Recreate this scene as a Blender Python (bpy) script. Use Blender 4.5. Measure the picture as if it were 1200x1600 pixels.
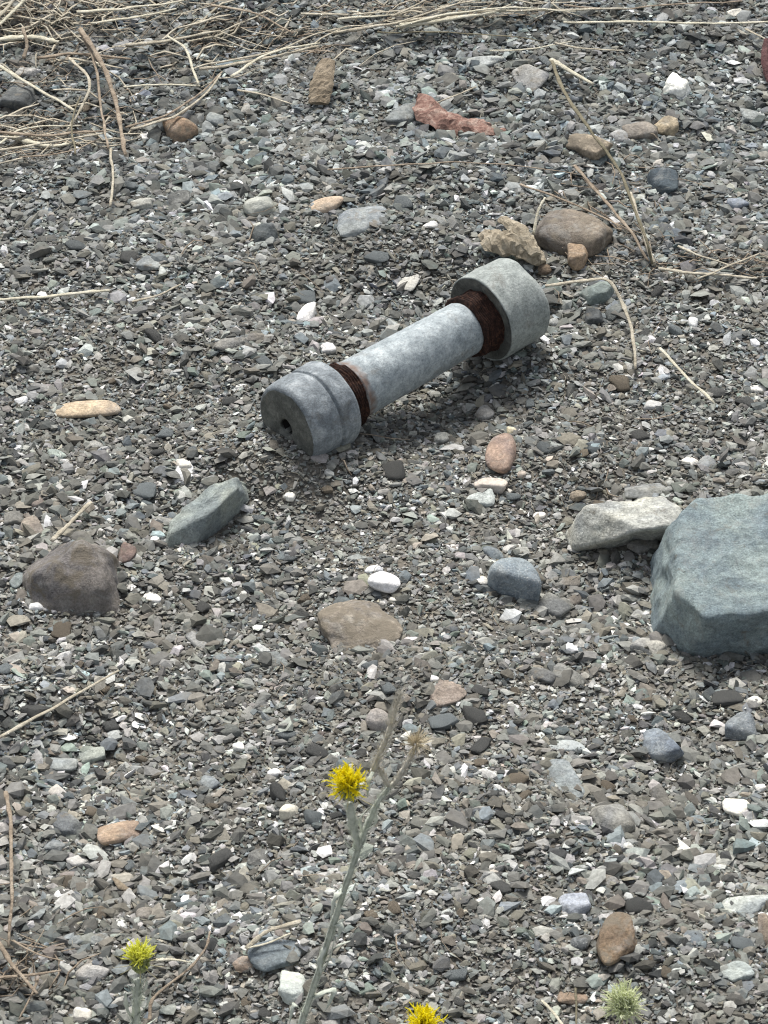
import bpy, math, random
import numpy as np
from mathutils import Vector, noise as mnoise

# ------------------------------------------------------------------ clear
for o in list(bpy.data.objects):
    bpy.data.objects.remove(o)
scene = bpy.context.scene
COL = scene.collection
R = math.radians

# ------------------------------------------------------------------ camera
PITCH = R(37.0); DIST = 2.6; FPX = 6235.0          # focal length in pixels of a 1200 x 1600 frame
CAM = np.array([0.0, -DIST*math.cos(PITCH), DIST*math.sin(PITCH)])
FWD = np.array([0.0, math.cos(PITCH), -math.sin(PITCH)])
UPV = np.array([0.0, math.sin(PITCH), math.cos(PITCH)])
RGT = np.array([1.0, 0.0, 0.0])
cam_data = bpy.data.cameras.new('camera')
cam = bpy.data.objects.new('camera', cam_data); COL.objects.link(cam)
cam.location = CAM
cam.rotation_euler = (math.pi/2 - PITCH, 0, 0)
cam_data.sensor_fit = 'HORIZONTAL'; cam_data.sensor_width = 36.0
cam_data.lens = FPX/1200*36
cam_data.clip_start = 0.05; cam_data.clip_end = 400
cam_data.dof.use_dof = True
cam_data.dof.focus_distance = 2.66
cam_data.dof.aperture_fstop = cam_data.lens/2.5
scene.camera = cam
scene.render.resolution_x = 768; scene.render.resolution_y = 1024
scene.cycles.filter_width = 1.1

# ------------------------------------------------------------------ light: thin overcast, sun high behind the left shoulder of the pin
SUN_EL, SUN_AZ = R(54), R(-6)                     # azimuth measured from +Y towards +X (where the light comes from)
world = bpy.data.worlds.new('World'); scene.world = world; world.use_nodes = True
wn = world.node_tree; wn.nodes.clear()
sky = wn.nodes.new('ShaderNodeTexSky'); sky.sky_type = 'NISHITA'; sky.sun_disc = False
sky.sun_elevation = SUN_EL; sky.sun_rotation = SUN_AZ; sky.air_density = 1.0; sky.dust_density = 3.0; sky.ozone_density = 1.0
hsv = wn.nodes.new('ShaderNodeHueSaturation'); hsv.inputs['Saturation'].default_value = 0.35
bg = wn.nodes.new('ShaderNodeBackground'); bg.inputs['Strength'].default_value = 0.10
wo = wn.nodes.new('ShaderNodeOutputWorld')
wn.links.new(sky.outputs[0], hsv.inputs['Color']); wn.links.new(hsv.outputs[0], bg.inputs[0]); wn.links.new(bg.outputs[0], wo.inputs[0])
sl = bpy.data.lights.new('sun', 'SUN'); sl.energy = 2.7; sl.angle = R(17); sl.color = (1.0, 0.965, 0.91)
so = bpy.data.objects.new('sun', sl); COL.objects.link(so)
sd = Vector((math.sin(SUN_AZ)*math.cos(SUN_EL), math.cos(SUN_AZ)*math.cos(SUN_EL), math.sin(SUN_EL)))
so.rotation_euler = sd.to_track_quat('Z', 'Y').to_euler(); so.location = (0, 0, 5)
scene.view_settings.view_transform = 'Standard'; scene.view_settings.look = 'None'
scene.view_settings.gamma = 1.0; scene.view_settings.use_curve_mapping = False
scene.view_settings.exposure = 0.66

# ------------------------------------------------------------------ terrain height and pixel -> ground
rs = np.random.RandomState(11)
WAVES = []
for k in range(22):
    lam = 0.09*1.32**(k % 9); a = rs.uniform(0, 2*math.pi)
    WAVES.append((math.cos(a)*2*math.pi/lam, math.sin(a)*2*math.pi/lam, rs.uniform(0, 6.28), 0.0009*(lam/0.1)**0.75))
BUMPS = []
def height(x, y):
    x = np.asarray(x, float); y = np.asarray(y, float)
    h = np.zeros(np.broadcast(x, y).shape)
    for kx, ky, p, a in WAVES:
        h = h + a*np.sin(kx*x + ky*y + p)
    for bx, by, sx, sy, a in BUMPS:
        h = h + a*np.exp(-((x-bx)/sx)**2 - ((y-by)/sy)**2)
    return h
def ray(px, py):
    return FWD*FPX + RGT*(px-600.0) - UPV*(py-800.0)
def at_z(px, py, z):
    d = ray(px, py); t = (z-CAM[2])/d[2]
    return CAM + d*t
def at(px, py, lift=0.0):
    z = 0.0
    for _ in range(8):
        p = at_z(px, py, z + lift); z = float(height(p[0], p[1]))
    return np.array([p[0], p[1], z + lift])
def at_y(px, py, y):                                # point of the pixel's ray on an upright plane
    d = ray(px, py); t = (y-CAM[1])/d[1]
    return CAM + d*t
def mpp(p):                                         # metres per photo pixel at a place
    return float(np.dot(np.asarray(p)-CAM, FWD))/FPX
for px, py, sx, sy, a in [(455, 735, .055, .030, .012), (960, 930, .045, .05, -.010), (150, 950, .07, .05, -.004),
                          (560, 985, .05, .04, .004), (300, 240, .12, .09, -.006), (1000, 1230, .06, .06, -.005),
                          (640, 700, .08, .05, .004), (90, 1380, .07, .06, -.006), (700, 250, .12, .06, .005)]:
    p = at_z(px, py, 0); BUMPS.append((p[0], p[1], sx, sy, a))

# ------------------------------------------------------------------ object helpers
def link(name, me, mat=None, parent=None, loc=None):
    o = bpy.data.objects.new(name, me); COL.objects.link(o)
    if mat is not None and len(me.materials) == 0: me.materials.append(mat)
    if parent is not None: o.parent = parent
    if loc is not None: o.location = loc
    return o
def tag(o, label=None, cat=None, group=None, kind=None):
    if label: o['label'] = label
    if cat: o['category'] = cat
    if group: o['group'] = group
    if kind: o['kind'] = kind
    return o
def empty(name, loc):
    o = bpy.data.objects.new(name, None); COL.objects.link(o); o.location = loc; o.empty_display_size = .02
    return o
def mesh_np(name, V, F, smooth=False, attr=None):
    V = np.ascontiguousarray(V, np.float32); F = np.ascontiguousarray(F, np.int32)
    me = bpy.data.meshes.new(name); n = F.shape[1]
    me.vertices.add(len(V)); me.vertices.foreach_set('co', V.ravel())
    me.loops.add(F.size); me.loops.foreach_set('vertex_index', F.ravel())
    me.polygons.add(len(F)); me.polygons.foreach_set('loop_start', np.arange(0, F.size, n, dtype=np.int32))
    me.polygons.foreach_set('loop_total', np.full(len(F), n, np.int32))
    me.polygons.foreach_set('use_smooth', np.full(len(F), smooth, bool))
    if attr is not None:
        a = me.attributes.new('tone', 'FLOAT_COLOR', 'POINT')
        a.data.foreach_set('color', np.ascontiguousarray(attr, np.float32).ravel())
    me.update(calc_edges=True); me.validate()
    return me
def ico(sub):
    t = (1+5**.5)/2
    V = np.array([(-1,t,0),(1,t,0),(-1,-t,0),(1,-t,0),(0,-1,t),(0,1,t),(0,-1,-t),(0,1,-t),(t,0,-1),(t,0,1),(-t,0,-1),(-t,0,1)], float)
    V /= np.linalg.norm(V[0])
    F = [(0,11,5),(0,5,1),(0,1,7),(0,7,10),(0,10,11),(1,5,9),(5,11,4),(11,10,2),(10,7,6),(7,1,8),(3,9,4),(3,4,2),(3,2,6),(3,6,8),(3,8,9),(4,9,5),(2,4,11),(6,2,10),(8,6,7),(9,8,1)]
    V = [tuple(v) for v in V]
    for _ in range(sub):
        cache = {}; G = []
        def mid(a, b):
            k = (min(a, b), max(a, b))
            if k not in cache:
                m = np.add(V[a], V[b]); m = m/np.linalg.norm(m); V.append(tuple(m)); cache[k] = len(V)-1
            return cache[k]
        for a, b, c in F:
            x, y, z = mid(a, b), mid(b, c), mid(c, a)
            G += [(a, x, z), (b, y, x), (c, z, y), (x, y, z)]
        F = G
    return np.array(V), np.array(F)
ICO = {k: ico(k) for k in (0, 2, 3, 4, 5)}

# ------------------------------------------------------------------ materials
class NT:
    def __init__(s, name):
        s.m = bpy.data.materials.new(name); s.m.use_nodes = True; s.t = s.m.node_tree; s.t.nodes.clear()
        s.out = s.n('ShaderNodeOutputMaterial'); s.b = s.n('ShaderNodeBsdfPrincipled'); s.l(s.b.outputs[0], s.out.inputs[0])
        s.b.inputs['Specular IOR Level'].default_value = 0.3
    def n(s, t, **k):
        x = s.t.nodes.new(t)
        for a, v in k.items(): setattr(x, a, v)
        return x
    def l(s, a, b): s.t.links.new(a, b)
    def obj(s, vec=(1, 1, 1)):
        tc = s.n('ShaderNodeTexCoord'); mp = s.n('ShaderNodeMapping'); mp.inputs['Scale'].default_value = vec
        s.l(tc.outputs['Object'], mp.inputs[0]); return mp.outputs[0]
    def noise(s, scale, detail=6, rough=.6, vec=None, dist=0.0):
        x = s.n('ShaderNodeTexNoise'); x.inputs['Scale'].default_value = scale; x.inputs['Detail'].default_value = detail
        x.inputs['Roughness'].default_value = rough; x.inputs['Distortion'].default_value = dist
        if vec is not None: s.l(vec, x.inputs['Vector'])
        return x.outputs['Fac']
    def ramp(s, fac, stops):
        x = s.n('ShaderNodeValToRGB'); e = x.color_ramp.elements
        while len(e) < len(stops): e.new(.5)
        for i, (p, c) in enumerate(stops):
            e[i].position = p; e[i].color = (*c, 1) if isinstance(c, tuple) else (c, c, c, 1)
        s.l(fac, x.inputs[0]); return x.outputs[0]
    def mix(s, fac, a, b, mode='MIX'):
        x = s.n('ShaderNodeMix', data_type='RGBA', blend_type=mode)
        for v, i in ((fac, 0), (a, 6), (b, 7)):
            if isinstance(v, (int, float)): x.inputs[i].default_value = v if i == 0 else (v, v, v, 1)
            elif isinstance(v, tuple): x.inputs[i].default_value = (*v, 1)
            else: s.l(v, x.inputs[i])
        return x.outputs[2]
    def math(s, op, a, b=0.0):
        x = s.n('ShaderNodeMath', operation=op)
        for v, i in ((a, 0), (b, 1)):
            if isinstance(v, (int, float)): x.inputs[i].default_value = v
            else: s.l(v, x.inputs[i])
        return x.outputs[0]
    def bump(s, h, dist, strength=1.0, prev=None):
        x = s.n('ShaderNodeBump'); x.inputs['Distance'].default_value = dist; x.inputs['Strength'].default_value = strength
        s.l(h, x.inputs['Height'])
        if prev is not None: s.l(prev, x.inputs['Normal'])
        s.l(x.outputs[0], s.b.inputs['Normal']); return x.outputs[0]

def mat_ground():
    m = NT('gravelly_soil'); v = m.obj()
    vo = m.n('ShaderNodeTexVoronoi'); vo.inputs['Scale'].default_value = 420; m.l(v, vo.inputs['Vector'])
    grit = m.ramp(vo.outputs['Color'], [(0, (.07, .066, .058)), (.35, (.13, .124, .11)), (.6, (.17, .158, .135)), (.85, (.25, .24, .22)), (1, (.40, .39, .36))])
    soil = m.ramp(m.noise(9, 8, .65, v), [(.35, (.085, .076, .062)), (.65, (.16, .142, .115))])
    c = m.mix(m.ramp(m.noise(60, 5, .6, v), [(.4, 0.25), (.6, 0.85)]), soil, grit)
    m.l(c, m.b.inputs['Base Color']); m.b.inputs['Roughness'].default_value = .95
    nb = m.bump(vo.outputs['Distance'], .0015, .8); m.bump(m.noise(900, 4, .7, v), .0006, .7, nb)
    return m.m
def mat_gravel():
    m = NT('gravel_chips'); v = m.obj()
    at_ = m.n('ShaderNodeAttribute', attribute_name='tone', attribute_type='GEOMETRY')
    k = m.ramp(m.noise(330, 5, .7, v), [(.3, .62), (.5, .95), (.72, 1.35)])
    c = m.mix(1.0, at_.outputs['Color'], k, 'MULTIPLY')
    dust = m.ramp(m.noise(22, 9, .72, v, .6), [(.42, 0.0), (.66, .6)])
    c = m.mix(dust, c, (.208, .194, .162))
    m.l(c, m.b.inputs['Base Color']); m.b.inputs['Roughness'].default_value = .8
    m.bump(m.noise(1300, 4, .7, v), .0004, .7)
    return m.m
def mat_stone(name, spread, grain, veins=0.0, rough=.75, bump=.0008, speck=0.0):
    """stone whose own colour is the object's colour; alpha = how much brown soil clings to it"""
    m = NT(name); v = m.obj(); oi = m.n('ShaderNodeObjectInfo')
    off = m.n('ShaderNodeVectorMath', operation='ADD'); m.l(v, off.inputs[0])
    sc = m.n('ShaderNodeVectorMath', operation='SCALE'); cmb = m.n('ShaderNodeCombineXYZ')
    for i in range(3): m.l(oi.outputs['Random'], cmb.inputs[i])
    m.l(cmb.outputs[0], sc.inputs[0]); sc.inputs['Scale'].default_value = 37.0; m.l(sc.outputs[0], off.inputs[1]); v = off.outputs[0]
    k = m.ramp(m.noise(grain, 8, .68, v, .3), [(.30, 1-spread), (.5, 1.0), (.70, 1+spread)])
    c = m.mix(1.0, oi.outputs['Color'], k, 'MULTIPLY')
    c = m.mix(1.0, c, m.ramp(m.noise(grain*4.2, 5, .75, v), [(.32, 1-spread), (.5, 1.0), (.68, 1+spread)]), 'MULTIPLY')
    pale = m.ramp(m.noise(grain*.45, 9, .74, v, .8), [(.52, 0.0), (.66, .38)])
    c = m.mix(pale, c, (.46, .47, .45))
    big = m.ramp(m.noise(28, 4, .6, v, .6), [(.38, (.84, .85, .88)), (.62, (1.22, 1.18, 1.10))])
    c = m.mix(1.0, c, big, 'MULTIPLY')
    if veins:
        w = m.noise(60, 4, .55, v, 2.0); r = m.math('ABSOLUTE', m.math('SUBTRACT', w, .5))
        c = m.mix(m.ramp(r, [(0, veins), (.014, veins*.5), (.035, 0.0)]), c, (.55, .57, .56))
    if speck:
        vo = m.n('ShaderNodeTexVoronoi'); vo.inputs['Scale'].default_value = 520; m.l(v, vo.inputs['Vector'])
        c = m.mix(m.ramp(vo.outputs['Distance'], [(.10, speck), (.28, 0.0)]), c, (.6, .6, .57))
    soil = m.noise(75, 7, .65, v, .5)
    thr = m.math('SUBTRACT', m.math('ADD', m.math('MULTIPLY', oi.outputs['Alpha'], .55), soil), .72)
    sm = m.ramp(m.math('MULTIPLY', thr, 6.0), [(0, 0.0), (.7, .88)])
    c = m.mix(sm, c, (.225, .195, .15))
    m.l(c, m.b.inputs['Base Color']); m.b.inputs['Roughness'].default_value = rough
    nb = m.bump(m.noise(140, 8, .7, v), bump*2, .7); m.bump(m.noise(900, 5, .75, v), bump*.6, .8, nb)
    return m.m
def mat_wood(name, a, b, c3, scale=(1, 1, 1)):
    m = NT(name); v = m.obj(scale)
    n = m.noise(120, 7, .7, v, .6)
    m.l(m.ramp(n, [(.3, a), (.5, b), (.72, c3)]), m.b.inputs['Base Color']); m.b.inputs['Roughness'].default_value = .85
    m.bump(m.noise(420, 6, .75, v), .0022, .9)
    return m.m
def mat_metal(name, lo, mid, hi, rough=.5, scale=70, metal=.25, stain=False):
    m = NT(name); v = m.obj()
    n = m.noise(scale, 8, .66, v, .5)
    c = m.ramp(n, [(.28, lo), (.5, mid), (.7, hi)])
    sc = m.obj((1, 14, 14)); s2 = m.noise(40, 5, .7, sc)
    c = m.mix(m.ramp(s2, [(.55, 0.0), (.75, .35)]), c, hi)
    soil = m.ramp(m.noise(45, 7, .7, v, .4), [(.56, 0.0), (.70, .65)])
    c = m.mix(soil, c, (.15, .135, .11))
    fine = m.noise(600, 6, .8, v)
    c = m.mix(1.0, c, m.ramp(fine, [(.34, .62), (.5, 1.0), (.66, 1.3)]), 'MULTIPLY')
    scr = m.noise(90, 3, .5, m.obj((.35, 9, 9)), 1.5)
    c = m.mix(m.ramp(m.math('ABSOLUTE', m.math('SUBTRACT', scr, .5)), [(0, .5), (.006, .25), (.012, 0.0)]), c, lo)
    if stain:                                          # rust bleeding from the threads onto the sleeve ends
        sx = m.n('ShaderNodeSeparateXYZ'); m.l(v, sx.inputs[0])
        for x0 in (.058, .172):
            near = m.math('SUBTRACT', 1.0, m.math('DIVIDE', m.math('ABSOLUTE', m.math('SUBTRACT', sx.outputs[0], x0)), .013))
            f = m.ramp(m.math('ADD', m.math('MULTIPLY', near, .9), m.math('SUBTRACT', m.noise(150, 6, .7, v), .75)), [(.30, 0.0), (.62, .8)])
            c = m.mix(f, c, (.16, .085, .05))
    m.l(c, m.b.inputs['Base Color']); m.b.inputs['Metallic'].default_value = metal
    m.l(m.ramp(n, [(.3, rough+.15), (.7, rough-.1)]), m.b.inputs['Roughness'])
    m.b.inputs['Specular IOR Level'].default_value = .45
    nb = m.bump(m.noise(170, 8, .7, v), .0012, .7); m.bump(m.noise(900, 5, .75, v), .0005, .8, nb)
    return m.m
def mat_rust():
    m = NT('rust'); v = m.obj()
    n = m.noise(330, 8, .78, v, .2)
    m.l(m.ramp(n, [(.34, (.014, .009, .008)), (.50, (.045, .022, .017)), (.60, (.11, .052, .034)), (.68, (.21, .115, .07)), (.8, (.28, .20, .15))]), m.b.inputs['Base Color'])
    m.b.inputs['Roughness'].default_value = .9; m.bump(m.noise(520, 7, .8, v), .0022, 1.0)
    return m.m
def mat_plain(name, a, b, scale=200, rough=.7, sub=0.0, trans=0.0):
    m = NT(name); v = m.obj()
    m.l(m.ramp(m.noise(scale, 4, .6, v), [(.35, a), (.65, b)]), m.b.inputs['Base Color']); m.b.inputs['Roughness'].default_value = rough
    if trans:
        tr = m.n('ShaderNodeBsdfTranslucent'); ms = m.n('ShaderNodeMixShader'); ms.inputs[0].default_value = trans
        tr.inputs['Color'].default_value = (*b, 1); m.l(m.b.outputs[0], ms.inputs[1]); m.l(tr.outputs[0], ms.inputs[2]); m.l(ms.outputs[0], m.out.inputs[0])
    return m.m

M = {
 'ground': mat_ground(), 'gravel': mat_gravel(),
 'S': mat_stone('grey_stone', .36, 120, bump=.0014), 'R': mat_stone('rough_stone', .45, 130, bump=.0015, rough=.9),
 'Q': mat_stone('quartz', .22, 110, rough=.55, bump=.001), 'B': mat_stone('mottled_stone', .36, 190, veins=.10, bump=.0036, rough=.9, speck=.10),
 'V': mat_stone('veined_stone', .40, 100, veins=.3, bump=.001),
 'K': mat_stone('speckled_stone', .35, 160, veins=.25, speck=.5, bump=.0012),
 'sleeve': mat_metal('zinc_sleeve', (.19, .225, .24), (.325, .37, .39), (.52, .57, .58), .5, 100, .1, True),
 'collar': mat_metal('weathered_collar', (.19, .21, .20), (.31, .34, .325), (.43, .46, .44), .7, 90, .1),
 'dark_collar': mat_metal('dark_collar', (.11, .125, .137), (.21, .24, .26), (.40, .435, .455), .65, 95, .05),
 'rust': mat_rust(), 'end_face': mat_metal('dusty_shaded_face', (.06, .064, .058), (.115, .12, .108), (.20, .205, .185), .8, 110, 0.0), 'hole': mat_plain('dark_bore', (.006, .006, .006), (.015, .013, .012)),  # end_face: dusty grey, darkened to paint in shade on faces away from the sun
 'red_bark': mat_wood('red_bark', (.075, .045, .036), (.30, .175, .14), (.60, .47, .39)),
 'maroon_bark': mat_wood('maroon_bark', (.04, .02, .02), (.11, .05, .05), (.22, .13, .12)), 'tan_bark': mat_wood('tan_bark', (.19, .155, .11), (.40, .345, .255), (.58, .52, .41)),
 'wood': mat_wood('weathered_wood', (.16, .125, .085), (.30, .245, .175), (.42, .35, .26)),
 'straw': mat_wood('pale_straw', (.32, .28, .205), (.53, .48, .375), (.76, .71, .59)),
 'straw_brown': mat_wood('brown_straw', (.17, .13, .095), (.34, .275, .205), (.54, .46, .36)),
 'straw_white': mat_wood('bleached_straw', (.50, .46, .34), (.68, .64, .50), (.82, .78, .66)),
 'straw_olive': mat_wood('olive_stem', (.12, .11, .07), (.20, .18, .12), (.32, .28, .20)),
 'green': mat_plain('woolly_green', (.52, .56, .48), (.74, .77, .69), 350, .9, 0, .2),
 'bract': mat_plain('green_bract', (.22, .26, .10), (.38, .42, .19), 500, .8),
 'dry': mat_plain('dry_leaf', (.46, .43, .36), (.68, .65, .57), 350, .9),
 'yellow': mat_plain('yellow_floret', (.97, .84, .02), (.99, .93, .06), 600, .6, 0, .55),
 'lemon': mat_plain('lemon_floret', (.90, .89, .14), (.95, .96, .30), 600, .6, 0, .5),
 'tuft': mat_plain('tan_tuft', (.52, .44, .29), (.74, .66, .50), 500, .9),
 'spine': mat_plain('pale_spine', (.50, .45, .24), (.62, .56, .34), 500, .6),
}

# ------------------------------------------------------------------ ground sheet
def axis(lo, hi, step, far):
    core = np.arange(lo, hi+step/2, step); out = []; d = step
    p = hi
    while p < far: d *= 1.35; p += d; out.append(p)
    neg = []; d = step; p = lo
    while p > -far: d *= 1.35; p -= d; neg.append(p)
    return np.array(neg[::-1] + list(core) + out)
gx = axis(-.75, .75, .006, 60); gy = axis(-.9, 1.1, .006, 60)
X, Y = np.meshgrid(gx, gy); fade = np.exp(-np.maximum(0, np.hypot(X, Y)-3)/3)
Z = height(X, Y)*fade
Vg = np.stack([X.ravel(), Y.ravel(), Z.ravel()], 1); nx, ny = len(gx), len(gy)
I = np.arange(nx*ny).reshape(ny, nx)
Fg = np.stack([I[:-1, :-1].ravel(), I[:-1, 1:].ravel(), I[1:, 1:].ravel(), I[1:, :-1].ravel()], 1)
g = link('ground', mesh_np('ground', Vg, Fg, True), M['ground']); tag(g, kind='structure')

# ------------------------------------------------------------------ stones
def poly_radius(D, planes, p):
    N = np.array([n for n, d in planes], float); N /= np.linalg.norm(N, axis=1)[:, None]
    d = np.array([d for n, d in planes], float)
    q = np.maximum(0, D @ N.T)/d[None, :]
    return (q**p).sum(1)**(-1.0/p)
def rough_verts(V, seed, amp, freq, dirs, octs=3, ridge=False):
    out = V.copy(); o = Vector((seed*3.17 % 91, seed*7.7 % 53, seed*1.9 % 71))
    for i in range(len(V)):
        q = Vector(V[i])*freq + o; s = 0; a = 1.0
        for k in range(octs):
            n_ = mnoise.noise(q); s += a*((.35-2.2*abs(n_)) if ridge else n_); q = q*2.1; a *= .55 if ridge else .5
        out[i] += dirs[i]*(s*amp)
    return out
def stone_verts(seed, res=3, p=14, nplanes=11, amp=.05):
    r = np.random.RandomState(seed)
    D, F = ICO[res]
    N = r.normal(size=(nplanes, 3)); N /= np.linalg.norm(N, axis=1)[:, None]
    base = [((1,0,0),1),((-1,0,0),1),((0,1,0),1),((0,-1,0),1),((0,0,1),1),((0,0,-1),1)]
    ang = r.uniform(-.35, .35, 3)
    planes = [(np.array(n)+r.uniform(-.3, .3, 3), d) for n, d in base] + [(n, r.uniform(.84, 1.05)) for n in N]
    V = D*poly_radius(D, planes, p)[:, None]
    V = rough_verts(V, seed+1, amp, 1.7, D, 4)
    mn, mx = V.min(0), V.max(0); V = (V-(mn+mx)/2)/((mx-mn)/2)
    return V, F
def frame(cx, cy, L, B, ang, t, embed):
    """size and heading on the ground of a stone whose long axis shows at `ang` degrees in the picture"""
    p0 = at(cx, cy); s = mpp(p0); e = math.asin((CAM[2]-p0[2])/np.linalg.norm(CAM-p0))
    se = math.sqrt(math.sin(e)**2 + (t*math.cos(e))**2)
    a = R(ang); ax, ay = L*math.cos(a), L*math.sin(a)/se
    yaw = math.atan2(ay, ax); Lw = math.hypot(ax, ay)*s
    Bw = B*s/math.hypot(math.sin(yaw), math.cos(yaw)*se)
    H = t*min(Lw, Bw); lift = H*(.5-embed)
    return at(cx, cy, lift), yaw, Lw, Bw, H
STONE_SPOTS = []
def stone(name, label, cx, cy, L, B, ang, t, mat, col, seed, p=14, soil=0.25, embed=.36, res=3, amp=.05, cat=None, group=None, tilt=None):
    c, yaw, Lw, Bw, H = frame(cx, cy, L, B, ang, t, embed)
    if max(L, B) < 32: res = 2
    V, F = stone_verts(seed, res, p, amp=amp)
    V = V*np.array([Lw/2, Bw/2, H/2])
    o = link(name, mesh_np(name, V, F, True), M[mat], loc=c)
    r = random.Random(seed); tx, ty = tilt if tilt else (r.uniform(-.12, .12), r.uniform(-.12, .12))
    o.rotation_euler = (tx, ty, yaw); o.color = (*col, soil)
    tag(o, label, cat or name.split('_')[-1], group); STONE_SPOTS.append((c[0], c[1], (Lw+Bw)/4))
    return o
def planes_rock(name, label, c, planes, p, amp, mat, col, seed, soil=.2, cat='rock', res=4, freq=22):
    D, F = ICO[res]; V = D*poly_radius(D, planes, p)[:, None]
    V = rough_verts(V, seed, amp*.75, freq, D, 5, True)
    o = link(name, mesh_np(name, V, F, True), M[mat], loc=c); o.color = (*col, soil); tag(o, label, cat)
    STONE_SPOTS.append((c[0], c[1], .03)); return o

# the four large rocks, each from its own faces (metres)
c = at(1172, 903, .020)
K_ = .93
planes_rock('rock', 'large flat-topped blue-green rock cut off by the right edge, the biggest in view', c,
  [(n, d*K_) for n, d in [((-.03,-.16,1),.0285),((.06,-1,-.22),.057),((-1,-.02,.30),.0585),((-.85,-.75,.12),.070),((-.85,.75,.45),.064),((-.15,1,.45),.058),((1,.1,.3),.064),((.8,.8,.4),.07),((.8,-.8,.3),.078),((0,0,-1),.04),((-.85,-.02,.70),.0565)]],
  90, .0034, 'B', (.33, .41, .425), 5, soil=.20, res=5, freq=24)
c = at(986, 820, .012)
planes_rock('rock', 'pale white-topped wedge rock with dark olive underside just left of the biggest rock', c,
  [((-.04,.12,1),.0125),((.16,-1,-.75),.0118),((-.66,-.60,.66),.0195),((-1,-.1,.35),.0325),((1,.1,.1),.0325),((.85,-.6,.15),.032),((-.2,1,.3),.016),((0,-.2,-1),.0175),((.8,.5,.4),.031)],
  50, .0022, 'R', (.45, .46, .425), 8, soil=.22, res=4, freq=45)
c = at(118, 892, .0055)
planes_rock('rock', 'brown-grey triangular rock half sunk in gravel near the left edge', c,
  [((-.50,.35,.78),.0150),((.06,-.42,.90),.0150),((1,-.05,.40),.0232),((-.45,-.80,.55),.0225),((.35,.8,.45),.0222),((-1,-.3,.3),.030),((.1,-1,.4),.0245),((0,0,-1),.02),((.45,.1,.9),.0188)],
  11, .0022, 'B', (.25, .232, .22), 12, soil=.40, res=4, freq=34)
c = at(322, 806, .010)
o = planes_rock('rock', 'blue-green elongated rock lying diagonally with a bright upper face, left of centre', c,
  [((-.10,.40,1),.0100),((.1,-1,-.20),.0105),((-1,-.35,.3),.037),((1,.15,.5),.0365),((0,1,.3),.0135),((0,0,-1),.012),((-.62,-.70,.55),.0215),((-.7,.7,.3),.025),((.75,-.6,.3),.0275),((.6,.7,.6),.0225)],
  50, .0024, 'B', (.37, .42, .405), 17, soil=.06, res=4, freq=45)
o.rotation_euler = (0, -.10, R(48))

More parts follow.
